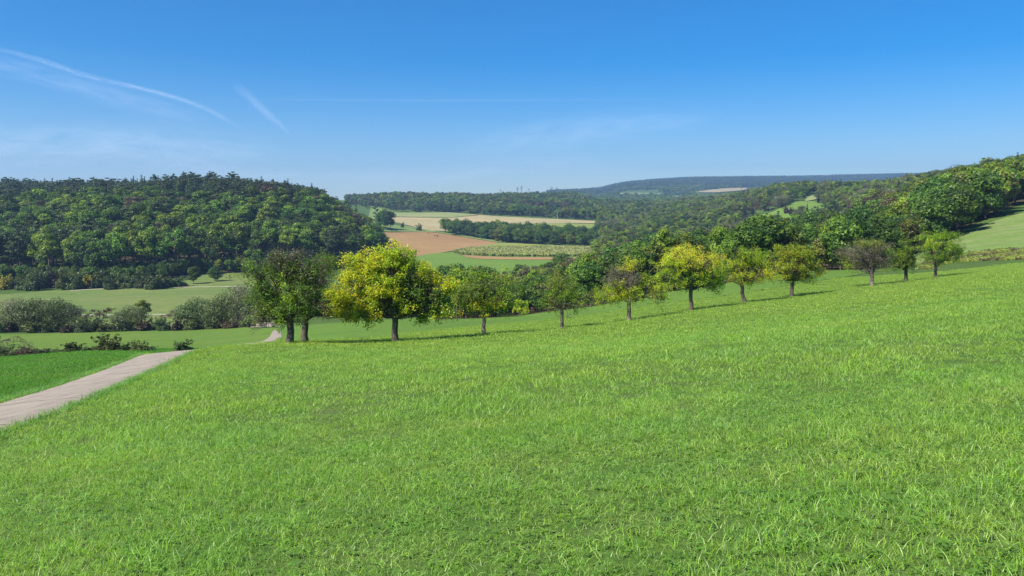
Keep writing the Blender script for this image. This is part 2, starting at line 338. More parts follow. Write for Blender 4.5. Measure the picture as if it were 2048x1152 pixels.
OUT = {}      # field outlines in (u, log d) for keeping trees off
def inpoly(px, py, poly):
    poly = np.asarray(poly, float); ins = np.zeros(np.shape(px), bool); j = len(poly)-1
    for i in range(len(poly)):
        xi, yi = poly[i]; xj, yj = poly[j]
        c = ((yi > py) != (yj > py)) & (px < (xj-xi)*(py-yi)/(yj-yi+1e-12)+xi)
        ins ^= c; j = i
    return ins
def sheet(name, poly, mat, label, dmin, dmax, lift=1.0, step=1.5, nc=40, keep=True):
    """field seen in the photo inside poly, draped on the terrain"""
    poly = np.asarray(poly, float); v0, v1 = poly[:, 1].min(), poly[:, 1].max()
    rows = np.linspace(v1-.02, v0+.02, max(4, int((v1-v0)/step))); G = []; L = []; Rr = []
    for v in rows:
        xs = []
        for i in range(len(poly)):
            (x0, y0), (x1, y1) = poly[i-1], poly[i]
            if (y0 > v) != (y1 > v): xs.append(x0+(x1-x0)*(v-y0)/(y1-y0))
        if len(xs) < 2: continue
        us = np.linspace(min(xs), max(xs), nc); line = []
        for u in us:
            d = gsolve(u, v, dmin, dmax); x, y = P(u, d); line.append((x, y))
        G.append(line); L.append((us[0], line[0][1])); Rr.append((us[-1], line[-1][1]))
    G = np.array(G); X, Y = G[..., 0], G[..., 1]; Z = hgt(X, Y)+lift*(.02+.00035*Y)
    o = link(name, grid_mesh(X, Y, Z, name, mat)); tag(o, label, 'field', kind='structure')
    if keep: OUT[name] = np.array([(u, math.log(d)) for u, d in L+Rr[::-1]])
    return o
sheet('meadow_strip', [(560,657),(640,648),(720,643),(800,639),(900,634),(1000,633),(1100,624),(1200,611),(1300,592),(1400,576),(1500,559),(1600,544),(1700,540),(1760,541),(1700,553),(1600,567),(1500,584),(1400,598),(1300,612),(1200,628),(1100,641),(1000,649),(880,660),(800,670),(720,678),(600,684),(565,684)], M_STRIP, 'smooth bluish green strip of young grass behind the row of fruit trees', 60, 230)
sheet('valley_field', [(-250,712),(0,709),(150,703),(300,698),(400,697),(470,692),(540,687),(560,684),(560,656),(470,655),(400,659),(250,663),(100,668),(-250,672)], M_VALLEY, 'flat green valley field between the low shrubs and the willows', 62, 240)
sheet('dry_meadow', [(-250,664),(0,660),(250,659),(400,655),(560,648),(600,620),(560,560),(500,546),(420,546),(350,570),(330,576),(130,580),(0,590),(-250,592)], M_OLIVE, 'yellowish green meadow on the valley floor below the forest', 228, 440)
sheet('green_field', [(810,558),(1190,558),(1190,512),(1160,519),(1000,519),(930,514),(905,505),(868,506),(835,511),(820,523)], M_GREEN, 'small fresh green field below the corn', 370, 760, 1)
sheet('stubble_strip', [(922,511),(1000,515),(1180,516),(1180,520),(1060,520.5),(960,519),(935,516)], M_BROWN, 'narrow tan strip between green fields', 420, 800, 2, .6)
sheet('crop_field', [(905,504),(925,509),(1000,514),(1160,514),(1200,509),(1200,494),(1090,490),(1000,485.5),(950,494)], M_YG, 'pale yellow green field of ripening corn across the valley', 500, 860, 1)
sheet('ploughed_field', [(758,474),(765,465),(800,462.5),(870,465),(1003,487),(950,495),(905,502),(832,514),(800,513),(766,506)], M_BROWN, 'reddish brown ploughed field on the slope across the valley', 520, 960, 1)
sheet('slope_pasture', [(748,463),(770,464),(800,462),(870,464.5),(1003,486.5),(1000,483),(930,472),(860,461),(800,450),(752,440),(745,441)], M_HILLM, 'narrow light green pasture above the ploughed field', 700, 1000, 1.2)
sheet('upper_pasture', [(735,444),(742,412),(780,421),(800,427),(785,431),(762,436),(748,441)], M_HILLM, 'green pasture on the ridge left of the stubble field', 930, 1700, .6)
sheet('stubble_field', [(785,427),(900,426),(1000,433.2),(1190,442.5),(1190,447),(1050,447),(1060,452),(1000,462),(860,462),(800,447),(745,436)], M_TAN, 'pale tan stubble field below the distant woods', 930, 1500, 1, 1)
sheet('grassy_field_edge', [(785,426.5),(900,426),(960,431),(900,436),(800,435),(770,433)], M_TANG, 'greenish upper end of the stubble field', 930, 1500, 2.5, .7)
sheet('sunflower_field', [(1050,447),(1190,447.5),(1190,466),(1100,461),(1060,455)], M_YG, 'yellow green field beside the dark hedge', 900, 1400, 1.5, .8)
sheet('hillside_field', [(1482,458),(1492,438),(1545,424),(1575,410),(1600,403.5),(1625,402.5),(1652,412),(1648,424),(1620,434),(1580,446),(1560,458),(1520,462)], M_GREEN, 'bright green pasture on the wooded slope to the right', 700, 1080, 1.2, 1)
sheet('far_pasture', [(1235,387.5),(1270,386),(1310,387),(1330,388.5),(1318,391),(1280,390.5),(1245,389.5)], M_FAR, 'pale pastures in the far valley below the blue ridge', 2400, 4300, 2, .6)
sheet('far_stubble', [(1388,386),(1420,381),(1450,378),(1506,376.5),(1508,379),(1480,382.5),(1430,386.5)], M_TAN, 'tan field high on the far slope', 2400, 4300, 3, .5)
sheet('far_meadow', [(1305,395),(1335,392),(1372,393),(1380,396),(1362,403),(1350,402)], M_FAR, 'small pale meadow patch between woods in the far valley', 2000, 4300, 2, .6)
sheet('horizon_stubble', [(1020,389.5),(1130,388.2),(1130,393),(1020,393)], M_TAN, 'tan field on the skyline beside the pylons', 2000, 3300, 2, .6)
sheet('hill_meadow', [(1830,540),(1900,523),(2048,519),(2300,505),(2600,470),(2600,395),(2300,400),(2048,425),(1990,442),(1930,467),(1880,490),(1830,515)], M_HILLM, 'light green sloping meadow below the wood on the right', 100, 340, 1)
sheet('upper_clearing', [(1700,378),(1760,372),(1764,376),(1720,383)], M_HILLM, 'small pale clearing high in the woods on the right', 700, 1400, 3, .6)
sheet('bare_clearing', [(1606,398),(1626,389),(1645,392),(1632,400),(1612,404)], M_TANG, 'small dry clearing above the hillside field', 800, 1300, 3, .6)

def floor_sheet(name, poly, label, lift=.25, n=90):
    P_ = np.array([(u, math.log(d)) for u, d in poly]); us = np.linspace(P_[:, 0].min(), P_[:, 0].max(), n); G = []
    for u in us:
        ys = []
        for i in range(len(P_)):
            (x0, y0), (x1, y1) = P_[i-1], P_[i]
            if (x0 > u) != (x1 > u): ys.append(y0+(y1-y0)*(u-x0)/(x1-x0))
        if len(ys) < 2: continue
        d = np.exp(np.linspace(min(ys), max(ys), 60)); G.append(np.stack([(u-1024)/F*d, d], -1))
    G = np.array(G).transpose(1, 0, 2); Z = hgt(G[..., 0], G[..., 1])+lift*np.minimum(1, G[..., 1]/300); o = link(name, grid_mesh(G[..., 0], G[..., 1], Z, name, M_LITTER)); tag(o, label, 'ground', kind='structure')
floor_sheet('forest_floor', [(-900,384),(0,378),(200,376),(345,400),(400,430),(500,440),(600,455),(700,480),(755,530),(755,640),(738,690),(700,760),(640,880),(-900,960)], 'brown leaf litter under the forest on the left hill')
floor_sheet('forest_floor', [(870,163),(1000,163),(1100,158),(1200,156),(1400,158),(1600,158),(1770,160),(1850,212),(1930,240),(1990,276),(2048,306),(2300,342),(2690,370),(2690,500),(2048,560),(1700,560),(1300,500),(1000,300),(870,235)], 'brown leaf litter under the wood behind the fruit trees')

# paths
def ribbon(name, Lp, Rp, mat, label, lift, nc=7, step=.6, crown=.03, skirt=.12):
    Lp = np.array(Lp); Rp = np.array(Rp); C = (Lp+Rp)/2
    s = np.concatenate([[0], np.cumsum(np.linalg.norm(np.diff(C, axis=0), axis=1))]); k = max(4, int(s[-1]/step)); q = np.linspace(0, s[-1], k)
    sm = lambda A: np.stack([pchip(s, A[:, i], q) for i in (0, 1)], -1)
    L, Q = sm(Lp), sm(Rp); t = np.linspace(0, 1, nc)
    X = L[:, 0:1]*(1-t)+Q[:, 0:1]*t; Y = L[:, 1:2]*(1-t)+Q[:, 1:2]*t
    # edges are slightly irregular
    wob = np.sin(q*2.1)*.03+np.sin(q*5.3+1)*.02
    X[:, 0] += wob; X[:, -1] += wob[::-1]
    Z = hgt(X, Y)+lift+crown*np.sin(t*math.pi)[None, :]
    Z[:, 0] -= skirt*.3; Z[:, -1] -= skirt*.3
    uv = np.stack(np.broadcast_arrays(t[None, :], q[:, None]), -1)
    o = link(name, grid_mesh(X, Y, Z, name, mat, uvs=uv)); tag(o, label, 'path', kind='structure')
    return L, Q
def pw(pts, dmin, dmax): return [P(u, gsolve(u, v, dmin, dmax)) for u, v in pts]
Ledge = [P(-60, 17.0)] + pw([(0,807),(50,792),(101,777),(150,760),(203,741.5),(254,721),(290,709),(317,702)], 14, 56)
Redge = [P(-60, 11.9)] + pw([(0,868),(50,849),(101,830),(150,811),(203,790),(240,772),(279,754),(320,736),(362,716)], 12, 60)
Ledge += [P(340, 49.5), P(395, 58), P(463, 70), P(510, 85), P(533, 110), P(536, 150), P(540, 185)]
Redge += [P(405, 49), P(450, 57), P(500, 67), P(545, 84), P(566, 110), P(563, 150), P(561, 185)]
Ledge[0] = (Ledge[1][0]+3.2, Ledge[1][1]-9); Redge[0] = (Redge[1][0]+3.0, Redge[1][1]-8)
def resamp(A, k=160):
    A = np.array(A); q = np.concatenate([[0], np.cumsum(np.linalg.norm(np.diff(A, axis=0), axis=1))]); t = np.linspace(0, q[-1], k)
    return np.stack([pchip(q, A[:, i], t) for i in (0, 1)], -1)
_l, _r = resamp(Ledge, 120), resamp(Redge, 900)
_k = np.maximum.accumulate(np.argmin(((_l[:, None]-_r[None])**2).sum(-1), 1)); _ok = np.concatenate([[True], np.diff(_k) > 0]); Ledge, Redge = _l[_ok], _r[_k][_ok]
PL, PR = ribbon('path', Ledge, Redge, M_PATH, 'worn concrete farm path curving down past the meadow', .05)
PATHPOLY = np.concatenate([PL, PR[::-1]])
def track(name, pts, w, dmin, dmax, label):
    c = np.array([P(u, gsolve(u, v, dmin, dmax)) for u, v in pts]); t = np.gradient(c, axis=0); n = np.stack([-t[:, 1], t[:, 0]], -1); n /= np.linalg.norm(n, axis=1)[:, None]
    ribbon(name, c+n*w/2, c-n*w/2, M_TRACK, label, .18, 3, 4, .0, 0)
track('track', [(-60,634),(60,632),(130,631),(180,631),(240,630.5),(300,630),(360,629),(420,628)], 2.6, 240, 330, 'pale gravel track crossing the valley meadow')
track('track', [(140,582),(200,578.5),(280,576.5),(360,575),(430,574),(500,573)], 2.6, 330, 420, 'pale farm track at the foot of the wooded hill')

# ------------------------------------------------------------------ trees: shapes
C_MID = (.108, .182, .020); C_YG = (.165, .24, .022); C_DK = (.064, .122, .020); C_PINE = (.075, .110, .036); C_SPR = (.026, .052, .022)
C_WIL = (.120, .155, .052); C_YEL = (.42, .37, .025); C_BRN = (.13, .085, .05); C_OLV = (.125, .130, .030); C_BUSH = (.080, .115, .035)

def tint(r, base, n, s=.22, hs=.12):
    b = np.array(base)[None, :]*r.uniform(1-s, 1+s, (n, 1)); return np.clip(b*(1+r.normal(0, hs*.5, (n, 3))), .003, 1)

def broad(seed, H=20, cw=4.6, bot=.35, base=C_MID, alt=None, npuff=24, leaf=.50, per=150, flat=1.0, hang=0, shell=.70):
    r = np.random.default_rng(seed); T = Tubes(); VV = []; CC = []
    hc = H*(1+bot)/2; rz = H*(1-bot)/2
    T.add(curve((0, 0, -.6), (r.normal(0, .3), r.normal(0, .3), H*.8), r, 0, 6, .008), np.linspace(.32, .07, 6)*H/20, 6)
    for i in range(npuff):
        d = fib(r, 1)[0]; k = r.uniform(.35, 1)**.5
        prof = 1-.18*max(0, d[2])
        c = np.array([d[0]*cw*shell*k*1.15*prof, d[1]*cw*shell*k*1.15*prof, hc+d[2]*rz*.80*k])
        pr = r.uniform(.24, .50)*cw; bc = base if (alt is None or r.random() > .3) else alt
        tone = r.uniform(.8, 1.2)
        T.add(curve((0, 0, max(H*.12, c[2]-cw*r.uniform(.5, 1))), c, r, .06, 4, .05), np.linspace(.10, .02, 4)*H/20, 4)
        n = int(per*(pr/(.35*cw))**2); e = fib(r, n); e[:, 2] *= .8*flat; rad = r.uniform(.55, 1.06, (n, 1))**.6
        rad *= 1+.22*np.sin(e[:, :1]*7+i)*np.cos(e[:, 1:2]*6+2*i)
        p = c+e*rad*pr*np.array([1, 1, .85])
        n_ = e.copy(); n_[:, 2] += .45
        V, _ = cards(r, p, n_, leaf, 1.25, .55, hang); VV.append(V); CC.append(tint(r, np.array(bc)*tone, n))
    V = np.concatenate(VV); return T, V, np.arange(len(V)).reshape(-1, 4), np.concatenate(CC)

def spruce(seed, H=22, cw=2.9, base=C_SPR, lean=0):
    r = np.random.default_rng(seed); T = Tubes(); VV = []; CC = []
    T.add([(0, 0, -.6), (0, 0, H*.5), (0, 0, H)], [.28, .15, .03], 5)
    z = H*.10
    while z < H*.985:
        k = 1-z/H; rad = cw*(k**.8)*r.uniform(.8, 1.12)+.12; nb = max(4, int(11*k**.5))
        a0 = r.uniform(0, 6.28)
        for j in range(nb):
            a = a0+j*6.283/nb+r.normal(0, .15); L = rad*r.uniform(.75, 1.15); m = max(3, int(L*6))
            t = np.linspace(.12, 1, m); x = np.cos(a)*L*t; y = np.sin(a)*L*t; zz = z-.28*L*t**1.4+.06*L*(t > .85)
            p = np.stack([x, y, zz], -1)+r.normal(0, .10, (m, 3)); p = np.repeat(p, 2, 0)+r.normal(0, .14, (2*m, 3))
            nn = np.tile(np.array([np.cos(a)*.5, np.sin(a)*.5, .8]), (2*m, 1))
            V, _ = cards(r, p, nn, .62*(.5+.5*k**.5), 1.2, .35); VV.append(V); CC.append(tint(r, base, 2*m, .3))
        z += H*.030*r.uniform(.8, 1.2)
    V = np.concatenate(VV); return T, V, np.arange(len(V)).reshape(-1, 4), np.concatenate(CC)

def pine(seed, H=20, cw=3.4, base=C_PINE):
    r = np.random.default_rng(seed); T = Tubes(); VV = []; CC = []
    T.add(curve((0, 0, -.6), (r.normal(0, .5), r.normal(0, .5), H*.95), r, 0, 6, .01), np.linspace(.25, .05, 6), 5)
    for i in range(24):
        f = r.uniform(.38, .98); a = r.uniform(0, 6.28); k = 1-abs(f-.62)*1.5; L = cw*max(.15, k)*r.uniform(.4, 1)
        c = np.array([np.cos(a)*L, np.sin(a)*L, H*f]); T.add(curve((0, 0, H*f-.8), c, r, .02, 3, .04), [.07, .05, .02], 4)
        n = 95; e = fib(r, n); p = c+e*np.array([1.25, 1.25, .62])*r.uniform(.5, 1, (n, 1))*r.uniform(.75, 1.2); n_ = e.copy(); n_[:, 2] += .6
        V, _ = cards(r, p, n_, .42, 1.3, .5); VV.append(V); CC.append(tint(r, np.array(base)*r.uniform(.8, 1.2), n, .25))
    V = np.concatenate(VV); return T, V, np.arange(len(V)).reshape(-1, 4), np.concatenate(CC)

def bush(seed, H=3, cw=2, base=C_BUSH, per=230, leaf=.27, npuff=14):
    r = np.random.default_rng(seed); T = Tubes(); VV = []; CC = []
    for i in range(npuff):
        a = r.uniform(0, 6.28); k = r.uniform(0, 1)**.5; c = np.array([np.cos(a)*cw*.68*k, np.sin(a)*cw*.68*k, H*(.16+.5*r.random()*(1-k*k*.75))])
        T.add(curve((c[0]*.2, c[1]*.2, -.2), c, r, 0, 3), [.05, .035, .015], 4)
        pr = r.uniform(.26, .42)*min(cw, H); e = fib(r, per); p = c+e*pr*r.uniform(.5, 1.1, (per, 1)); p[:, 2] = np.maximum(p[:, 2], .02)
        n_ = e.copy(); n_[:, 2] += .4
        V, _ = cards(r, p, n_, leaf, 1.3, .6); VV.append(V); CC.append(tint(r, np.array(base)*r.uniform(.75, 1.25), per))
    # stray shoots
    for i in range(18):
        a = r.uniform(0, 6.28); q = curve((0, 0, H*.3), (np.cos(a)*cw*r.uniform(.4, 1.05), np.sin(a)*cw*r.uniform(.4, 1.05), H*r.uniform(.6, 1.12)), r, .05, 4)
        T.add(q, [.012, .010, .006, .003], 3); p = np.repeat(q[1:], 12, 0)+r.normal(0, .14, (36, 3))
        V, _ = cards(r, p, fib(r, 36), leaf, 1.4, .5); VV.append(V); CC.append(tint(r, base, 36))
    V = np.concatenate(VV); return T, V, np.arange(len(V)).reshape(-1, 4), np.concatenate(CC)

def baretree(seed, H=9, spread=.55, leaf=.14, nleaf=6, base=C_BRN, droop=0., levels=5):
    r = np.random.default_rng(seed); T = Tubes(); VV = []; CC = []
    def grow(p, d, L, rad, lev):
        n = 4; pts = [p]
        for i in range(n):
            d = d+r.normal(0, .13, 3)+np.array([0, 0, .05-droop*(levels-lev)*.05]); d = d/np.linalg.norm(d); pts.append(pts[-1]+d*L/n)
        T.add(pts, np.linspace(rad, rad*.55, n+1), 5 if lev > 2 else 3)
        if lev == 0:
            if nleaf:
                q = np.array(pts)[r.integers(0, n+1, nleaf)]+r.normal(0, .18, (nleaf, 3)); V, _ = cards(r, q, fib(r, nleaf), leaf, 1.3, .5); VV.append(V); CC.append(tint(r, base, nleaf, .3))
            return
        for k in range(r.integers(2, 4) if lev > 1 else 3):
            nd = d+r.normal(0, spread, 3); nd = nd/np.linalg.norm(nd); grow(pts[-1-int(r.integers(0, 2))], nd, L*r.uniform(.62, .85), rad*.6, lev-1)
    grow(np.array([0, 0, -.3]), np.array([0, 0, 1.0]), H*.27, H*.018, levels)
    if not VV: VV = [np.zeros((4, 3))]; CC = [np.zeros((1, 3))]
    V = np.concatenate(VV); return T, V, np.arange(len(V)).reshape(-1, 4), np.concatenate(CC)

SHAPES = {}
def shape(key, fn, H, words, cat='tree', nm='broadleaf_tree', bark=M_BARK, wid=4.6):
    T, V, Fq, C = fn
    crown = npmesh(key+'_crown', V, Fq, [M_LEAF], C)
    tr = T.mesh(key+'_trunk', bark)
    SHAPES[key] = dict(crown=crown, trunk=tr, H=H, words=words, cat=cat, nm=nm, wid=wid, raw=(T.arrays(), V, C), bark=bark)
shape('b1', broad(1, 20, 4.8, .30, C_MID, C_YG), 20, 'mid green broadleaf tree')
shape('b2', broad(2, 20, 5.0, .22, C_DK, C_MID), 20, 'dark broadleaf tree')
shape('b3', broad(3, 20, 4.4, .25, C_YG, C_MID), 20, 'yellowish green broadleaf tree')
shape('b4', broad(4, 20, 4.2, .45, C_MID, C_DK), 20, 'bare trunked green tree', bark=M_BARKL, wid=4.2)
shape('b9', broad(9, 20, 4.4, .2, (.32, .30, .03), C_YG), 20, 'yellow leaved tree')
shape('d3', broad(10, 20, 4.0, .3, (.13, .085, .055), (.10, .09, .05), npuff=18, per=80), 20, 'reddish brown dying tree', wid=4)
shape('b5', broad(5, 20, 4.0, .50, C_YG, C_MID, npuff=22), 20, 'bare trunked yellowish tree', bark=M_BARKL, wid=4)
shape('b6', broad(6, 14, 5.2, .08, C_MID, C_DK, npuff=30), 14, 'bushy green tree', wid=5.2)
shape('b7', broad(7, 14, 5.4, .06, C_DK, C_DK, npuff=30), 14, 'bushy dark tree', wid=5.4)
shape('b8', broad(8, 14, 5.0, .08, C_OLV, C_YG, npuff=28), 14, 'bushy olive tree', wid=5)
shape('p1', pine(11), 20, 'blue green pine', nm='pine_tree', wid=3.4)
shape('p2', pine(12, 22, 3.8), 22, 'grey green pine', nm='pine_tree', wid=3.8)
shape('s1', spruce(13), 22, 'dark pointed spruce', nm='spruce_tree', wid=2.9)
shape('s2', spruce(14, 22, 3.4, C_PINE), 22, 'grey pointed conifer', nm='spruce_tree', wid=3.4)
shape('d1', baretree(15, 16, .5, .3, 9, C_BRN, 0, 5), 16, 'half bare brownish tree', nm='bare_tree', wid=4)
shape('d2', baretree(33, 9.5, .75, .12, 5, (.15,.15,.07), .9, 6), 9.5, 'bare grey tree', nm='bare_tree', wid=4.5)
shape('w1', broad(16, 10, 5.0, .0, C_WIL, C_BUSH, npuff=44, leaf=.26, per=190, hang=.8, shell=.72), 10, 'grey green willow', nm='willow_tree', wid=5)
shape('w2', broad(17, 10, 4.6, .02, C_WIL, (.20, .18, .12), npuff=36, leaf=.22, per=130, hang=.8, shell=.8), 10, 'pale grey loose willow', nm='willow_tree', wid=4.6)
shape('h1', bush(18), 3, 'dark green bush', cat='bush', nm='bush', wid=2)
shape('h2', bush(19, 3, 2.2, (.085, .11, .03)), 3, 'mid green bush', cat='bush', nm='bush', wid=2.2)
shape('h3', bush(20, 3, 2.4, (.30, .28, .03)), 3, 'yellow leaved bush', cat='bush', nm='bush', wid=2.4)
shape('h4', bush(21, 3, 2.2, (.075, .055, .028)), 3, 'brownish bush', cat='bush', nm='bush', wid=2.2)

TREES = []
def place(key, x, y, H, rz=None, wx=1.0, label=None, group=None, z=None):
    s = SHAPES[key]; k = H/s['H']; z = float(hgt(x, y)) if z is None else z
    e = bpy.data.objects.new(s['nm'], None); COL.objects.link(e); e.location = (x, y, z-.05)
    e.rotation_euler = (0, 0, random.uniform(0, 6.28) if rz is None else rz); e.scale = (k*wx, k*wx, k); e.empty_display_size = 1
    for part, me in ((('trunk' if s['cat'] == 'tree' else 'stems'), s['trunk']), ('crown', s['crown'])):
        o = bpy.data.objects.new(part, me); COL.objects.link(o); o.parent = e
    tag(e, label, s['cat'], group); TREES.append(e); return e
def place_px(key, u, base, top, d, label, wpx=None, group=None):
    x, y = P(u, d); z = float(hgt(x, y)); H = CZ+(HZ-top)*d/F - z
    s = SHAPES[key]; wx = 1.0 if wpx is None else (wpx*d/F/2)/(s['wid']*H/s['H'])
    return place(key, x, y, H, None, wx, label, group, z)

# ------------------------------------------------------------------ orchard trees (each one modelled on its own)
PAL = {'Y': (.50, .52, .025), 'L': (.34, .46, .025), 'G': (.19, .30, .025), 'D': (.10, .17, .028), 'B': (.22, .21, .13), 'R': (.20, .22, .05), 'O': (.58, .50, .06), 'Q': (.32, .35, .025)}
def orchard(seed, u, base, d, fork, trad, lobes, label, dens=1.0, leaf=.105, bark=M_BARK, lean=0, group='fruit trees across the meadow', depthk=1.0, nm='apple_tree'):
    r = np.random.default_rng(seed); m = d/F; x, y = P(u, d); z = float(hgt(x, y))
    T = Tubes(); VV = []; CC = []
    fk = np.array([lean*m, 0, fork*m]); tr = trad*m
    tp = curve((0, 0, -.3), fk, r, 0, 6, .012); T.add(tp, np.array([1.75, 1.15, .98, .92, .9, .95])*tr, 9)
    mains = []
    for (dx, dy, rx, ry, c) in lobes:
        for kdup in range(2 if rx > 22 else 1):
            dep = r.uniform(-.75, .75)*rx*m*1.1*depthk if kdup == 0 else -mains[-1]
            mains.append(dep)
            cen = np.array([dx*m+r.normal(0, .22)+(0 if kdup == 0 else r.normal(0, .4)), dep, dy*m+r.normal(0, .1)])
            mid = fk*.45+cen*.55+np.array([0, 0, .12*np.linalg.norm(cen-fk)])*r.uniform(-.3, 1); q = np.array([fk*.97, fk*.7+cen*.3+r.normal(0, .08, 3), mid, cen])
            t = np.linspace(0, 3, 8); qq = np.stack([np.interp(t, [0, 1, 2, 3], q[:, i]) for i in range(3)], -1); qq[1:-1] += r.normal(0, .05, (6, 3))
            T.add(qq, np.linspace(tr*.50, .025, 8), 6)
            sx = np.array([rx, (rx+ry)*.40, ry])*m*.92
            nt_ = int((72 if c != 'B' else 72)*dens*(sx[0]*sx[1]*sx[2])**(1/3.)*1.5)+8
            ph = r.uniform(0, 6.28, 3)
            for j in range(nt_):
                e = fib(r, 1)[0]; rr = r.uniform(.3, 1.15)**.6*(1+.2*math.sin(5*e[0]+seed)*math.cos(4*e[2]+dx)); end = cen+e*sx*rr
                if j % 7 == 0: end = cen+e*sx*r.uniform(1.1, 1.6)-np.array([0, 0, .12 if e[2] < .2 else -.05])
                elif math.sin(end[0]*4.2+ph[0])+math.sin(end[1]*3.7+ph[1])+math.sin(end[2]*4.6+ph[2]) < .1: continue
                st = qq[r.integers(3, 8)]
                if j % 3 == 0 or j % 7 == 0 or c == 'B': T.add(curve(st, end, r, .05, 4, .07), [.022, .016, .011, .005], 3)
                if c == 'B':
                    for b in range(3): T.add(curve(end*.75+st*.25, end+r.normal(0, .28, 3), r, 0, 3, .06), [.012, .009, .004], 3)
                n = int(r.integers(20, 36) if c != 'B' else r.integers(4, 12)); p = end+r.normal(0, .125, (n, 3))
                nn = np.tile(e*.5+np.array([-.15, -.1, .5]), (n, 1)); V, _ = cards(r, p, nn, leaf*.68, 1.5, .6)
                cc = c
                rv = r.random()
                if c == 'Y' and rv < .18: cc = 'L'
                if c == 'L' and rv < .22: cc = 'Y'
                if c == 'L' and rv > .8: cc = 'G'
                if c == 'G' and rv < .15: cc = 'L'
                if c == 'G' and rv > .85: cc = 'D'
                if c == 'D' and rv < .2: cc = 'G'
                if c == 'B' and rv < .4: cc = 'D'
                if c == 'Q' and rv < .3: cc = 'G'
                if c == 'R' and rv < .4: cc = 'G'
                if c == 'O' and rv < .4: cc = 'Y'
                VV.append(V); CC.append(tint(r, PAL[cc], n, .3, .2))
    V = np.concatenate(VV); C = np.concatenate(CC)
    e = bpy.data.objects.new(nm, None); COL.objects.link(e); e.location = (x, y, z); e.empty_display_size = 1
    tag(e, label, 'tree', group)
    link('trunk', T.mesh('orchard_trunk', bark), e)
    link('crown', npmesh('orchard_crown', V, np.arange(len(V)).reshape(-1, 4), [M_APPLE], C), e)
    return e
orchard(101, 580, 686, 46, 48, 7.5, [(-5,168,42,18,'B'),(-40,138,42,28,'D'),(22,142,40,26,'D'),(-58,98,32,30,'D'),(-10,102,46,36,'G'),(36,100,36,34,'D'),(-62,62,26,22,'B'),(-18,66,40,26,'G'),(-72,120,14,16,'R'),(10,70,30,20,'D'),(45,150,24,18,'B')],
        'large dark green tree with forked trunk, nearest the path bend', 1.1, .10)
orchard(102, 609, 683, 50, 42, 7, [(28,130,30,26,'B'),(38,90,28,28,'B'),(10,66,26,22,'D'),(30,155,26,18,'D'),(40,60,18,16,'B'),(0,100,30,26,'D'),(-10,140,30,22,'B')],
        'greyish half bare tree close behind the large forked tree', .9, .09)
orchard(103, 790, 684, 49, 50, 6.6, [(-4,190,20,12,'Y'),(-18,170,30,15,'Y'),(12,166,24,18,'L'),(-58,158,26,15,'Y'),(-34,142,34,18,'Y'),(34,146,24,16,'Y'),(-4,134,34,22,'L'),(-88,122,26,17,'Y'),(-62,108,34,22,'Y'),(-22,102,34,24,'L'),(-112,94,22,15,'Y'),(-90,80,32,18,'Y'),(-52,72,34,20,'Y'),(-108,62,22,12,'Y'),(-72,50,28,11,'Y'),(18,104,26,22,'L'),(48,118,24,20,'B'),(52,94,26,22,'D'),(84,128,16,13,'Y'),(92,108,20,15,'Y'),(76,84,24,18,'D'),(34,72,26,18,'D'),(2,76,26,16,'L'),(66,60,28,14,'L'),(100,66,18,12,'L'),(38,132,16,12,'D')],
        'biggest bright yellow leaved fruit tree in the middle of the meadow edge', 1.25, .125)
orchard(104, 967, 670, 53, 52, 3.9, [(-26,106,36,15,'G'),(12,110,32,14,'G'),(-38,82,26,18,'D'),(0,84,34,20,'D'),(38,80,26,20,'G'),(20,62,34,16,'L'),(-20,60,28,14,'L'),(46,56,16,12,'G'),(-48,66,14,12,'Y')],
        'slim tree with pale straight trunk just right of the big yellow tree', 1.0, .10, M_BARKL)
orchard(105, 1124, 658, 57, 38, 3.6, [(-5,94,24,15,'R'),(-20,76,24,20,'R'),(16,76,24,20,'G'),(0,54,32,18,'R'),(24,52,16,14,'G'),(-26,54,14,14,'D')],
        'small reddish green tree with thin pale trunk, smallest in the row', 1.0, .095, M_BARKL)
orchard(106, 1258, 642, 61, 40, 4.2, [(2,108,20,12,'Y'),(-26,92,28,16,'B'),(12,92,24,18,'B'),(-44,54,24,16,'L'),(-12,60,36,18,'L'),(28,62,32,20,'L'),(60,60,20,18,'L'),(16,80,22,14,'L'),(66,42,10,12,'G')],
        'tree with bare grey twigs on top and lime leaves low down', 1.0, .10, M_BARKL)
orchard(107, 1382, 622, 65, 42, 4.2, [(-6,116,30,12,'O'),(-30,98,28,20,'Y'),(20,98,32,20,'O'),(-50,74,24,20,'L'),(-14,72,36,22,'G'),(28,72,38,20,'L'),(56,72,20,18,'L'),(0,56,30,12,'D'),(50,52,16,12,'G')],
        'orange and yellow topped tree whose dark trunk forks into a V', 1.1, .10)
orchard(108, 1490, 607, 70, 38, 4.0, [(-15,98,28,12,'G'),(14,92,26,14,'L'),(-36,72,26,18,'L'),(0,66,28,18,'Y'),(34,62,26,18,'Y'),(-46,50,18,12,'G'),(10,48,26,10,'Q')],
        'lime and yellow tree with slightly leaning dark trunk, left of the round olive tree', 1.1, .10, M_BARK, -8)
orchard(109, 1584, 594, 74, 30, 3.8, [(-4,96,26,10,'Q'),(-24,80,28,16,'Q'),(18,80,30,17,'Q'),(-38,56,18,14,'Q'),(0,56,36,18,'Q'),(38,56,18,15,'Q'),(0,40,26,8,'D')],
        'dense round olive yellow tree alone right of the forked trees', 1.4, .11)
orchard(110, 1744, 571, 81, 24, 3.9, [(-6,84,26,9,'R'),(-28,64,24,15,'B'),(12,66,26,16,'B'),(-50,50,20,14,'R'),(0,48,30,15,'B'),(34,50,22,14,'D'),(-42,36,14,8,'R')],
        'wide grey brown half bare tree, leftmost of the last three', .9, .10, M_BARKL)
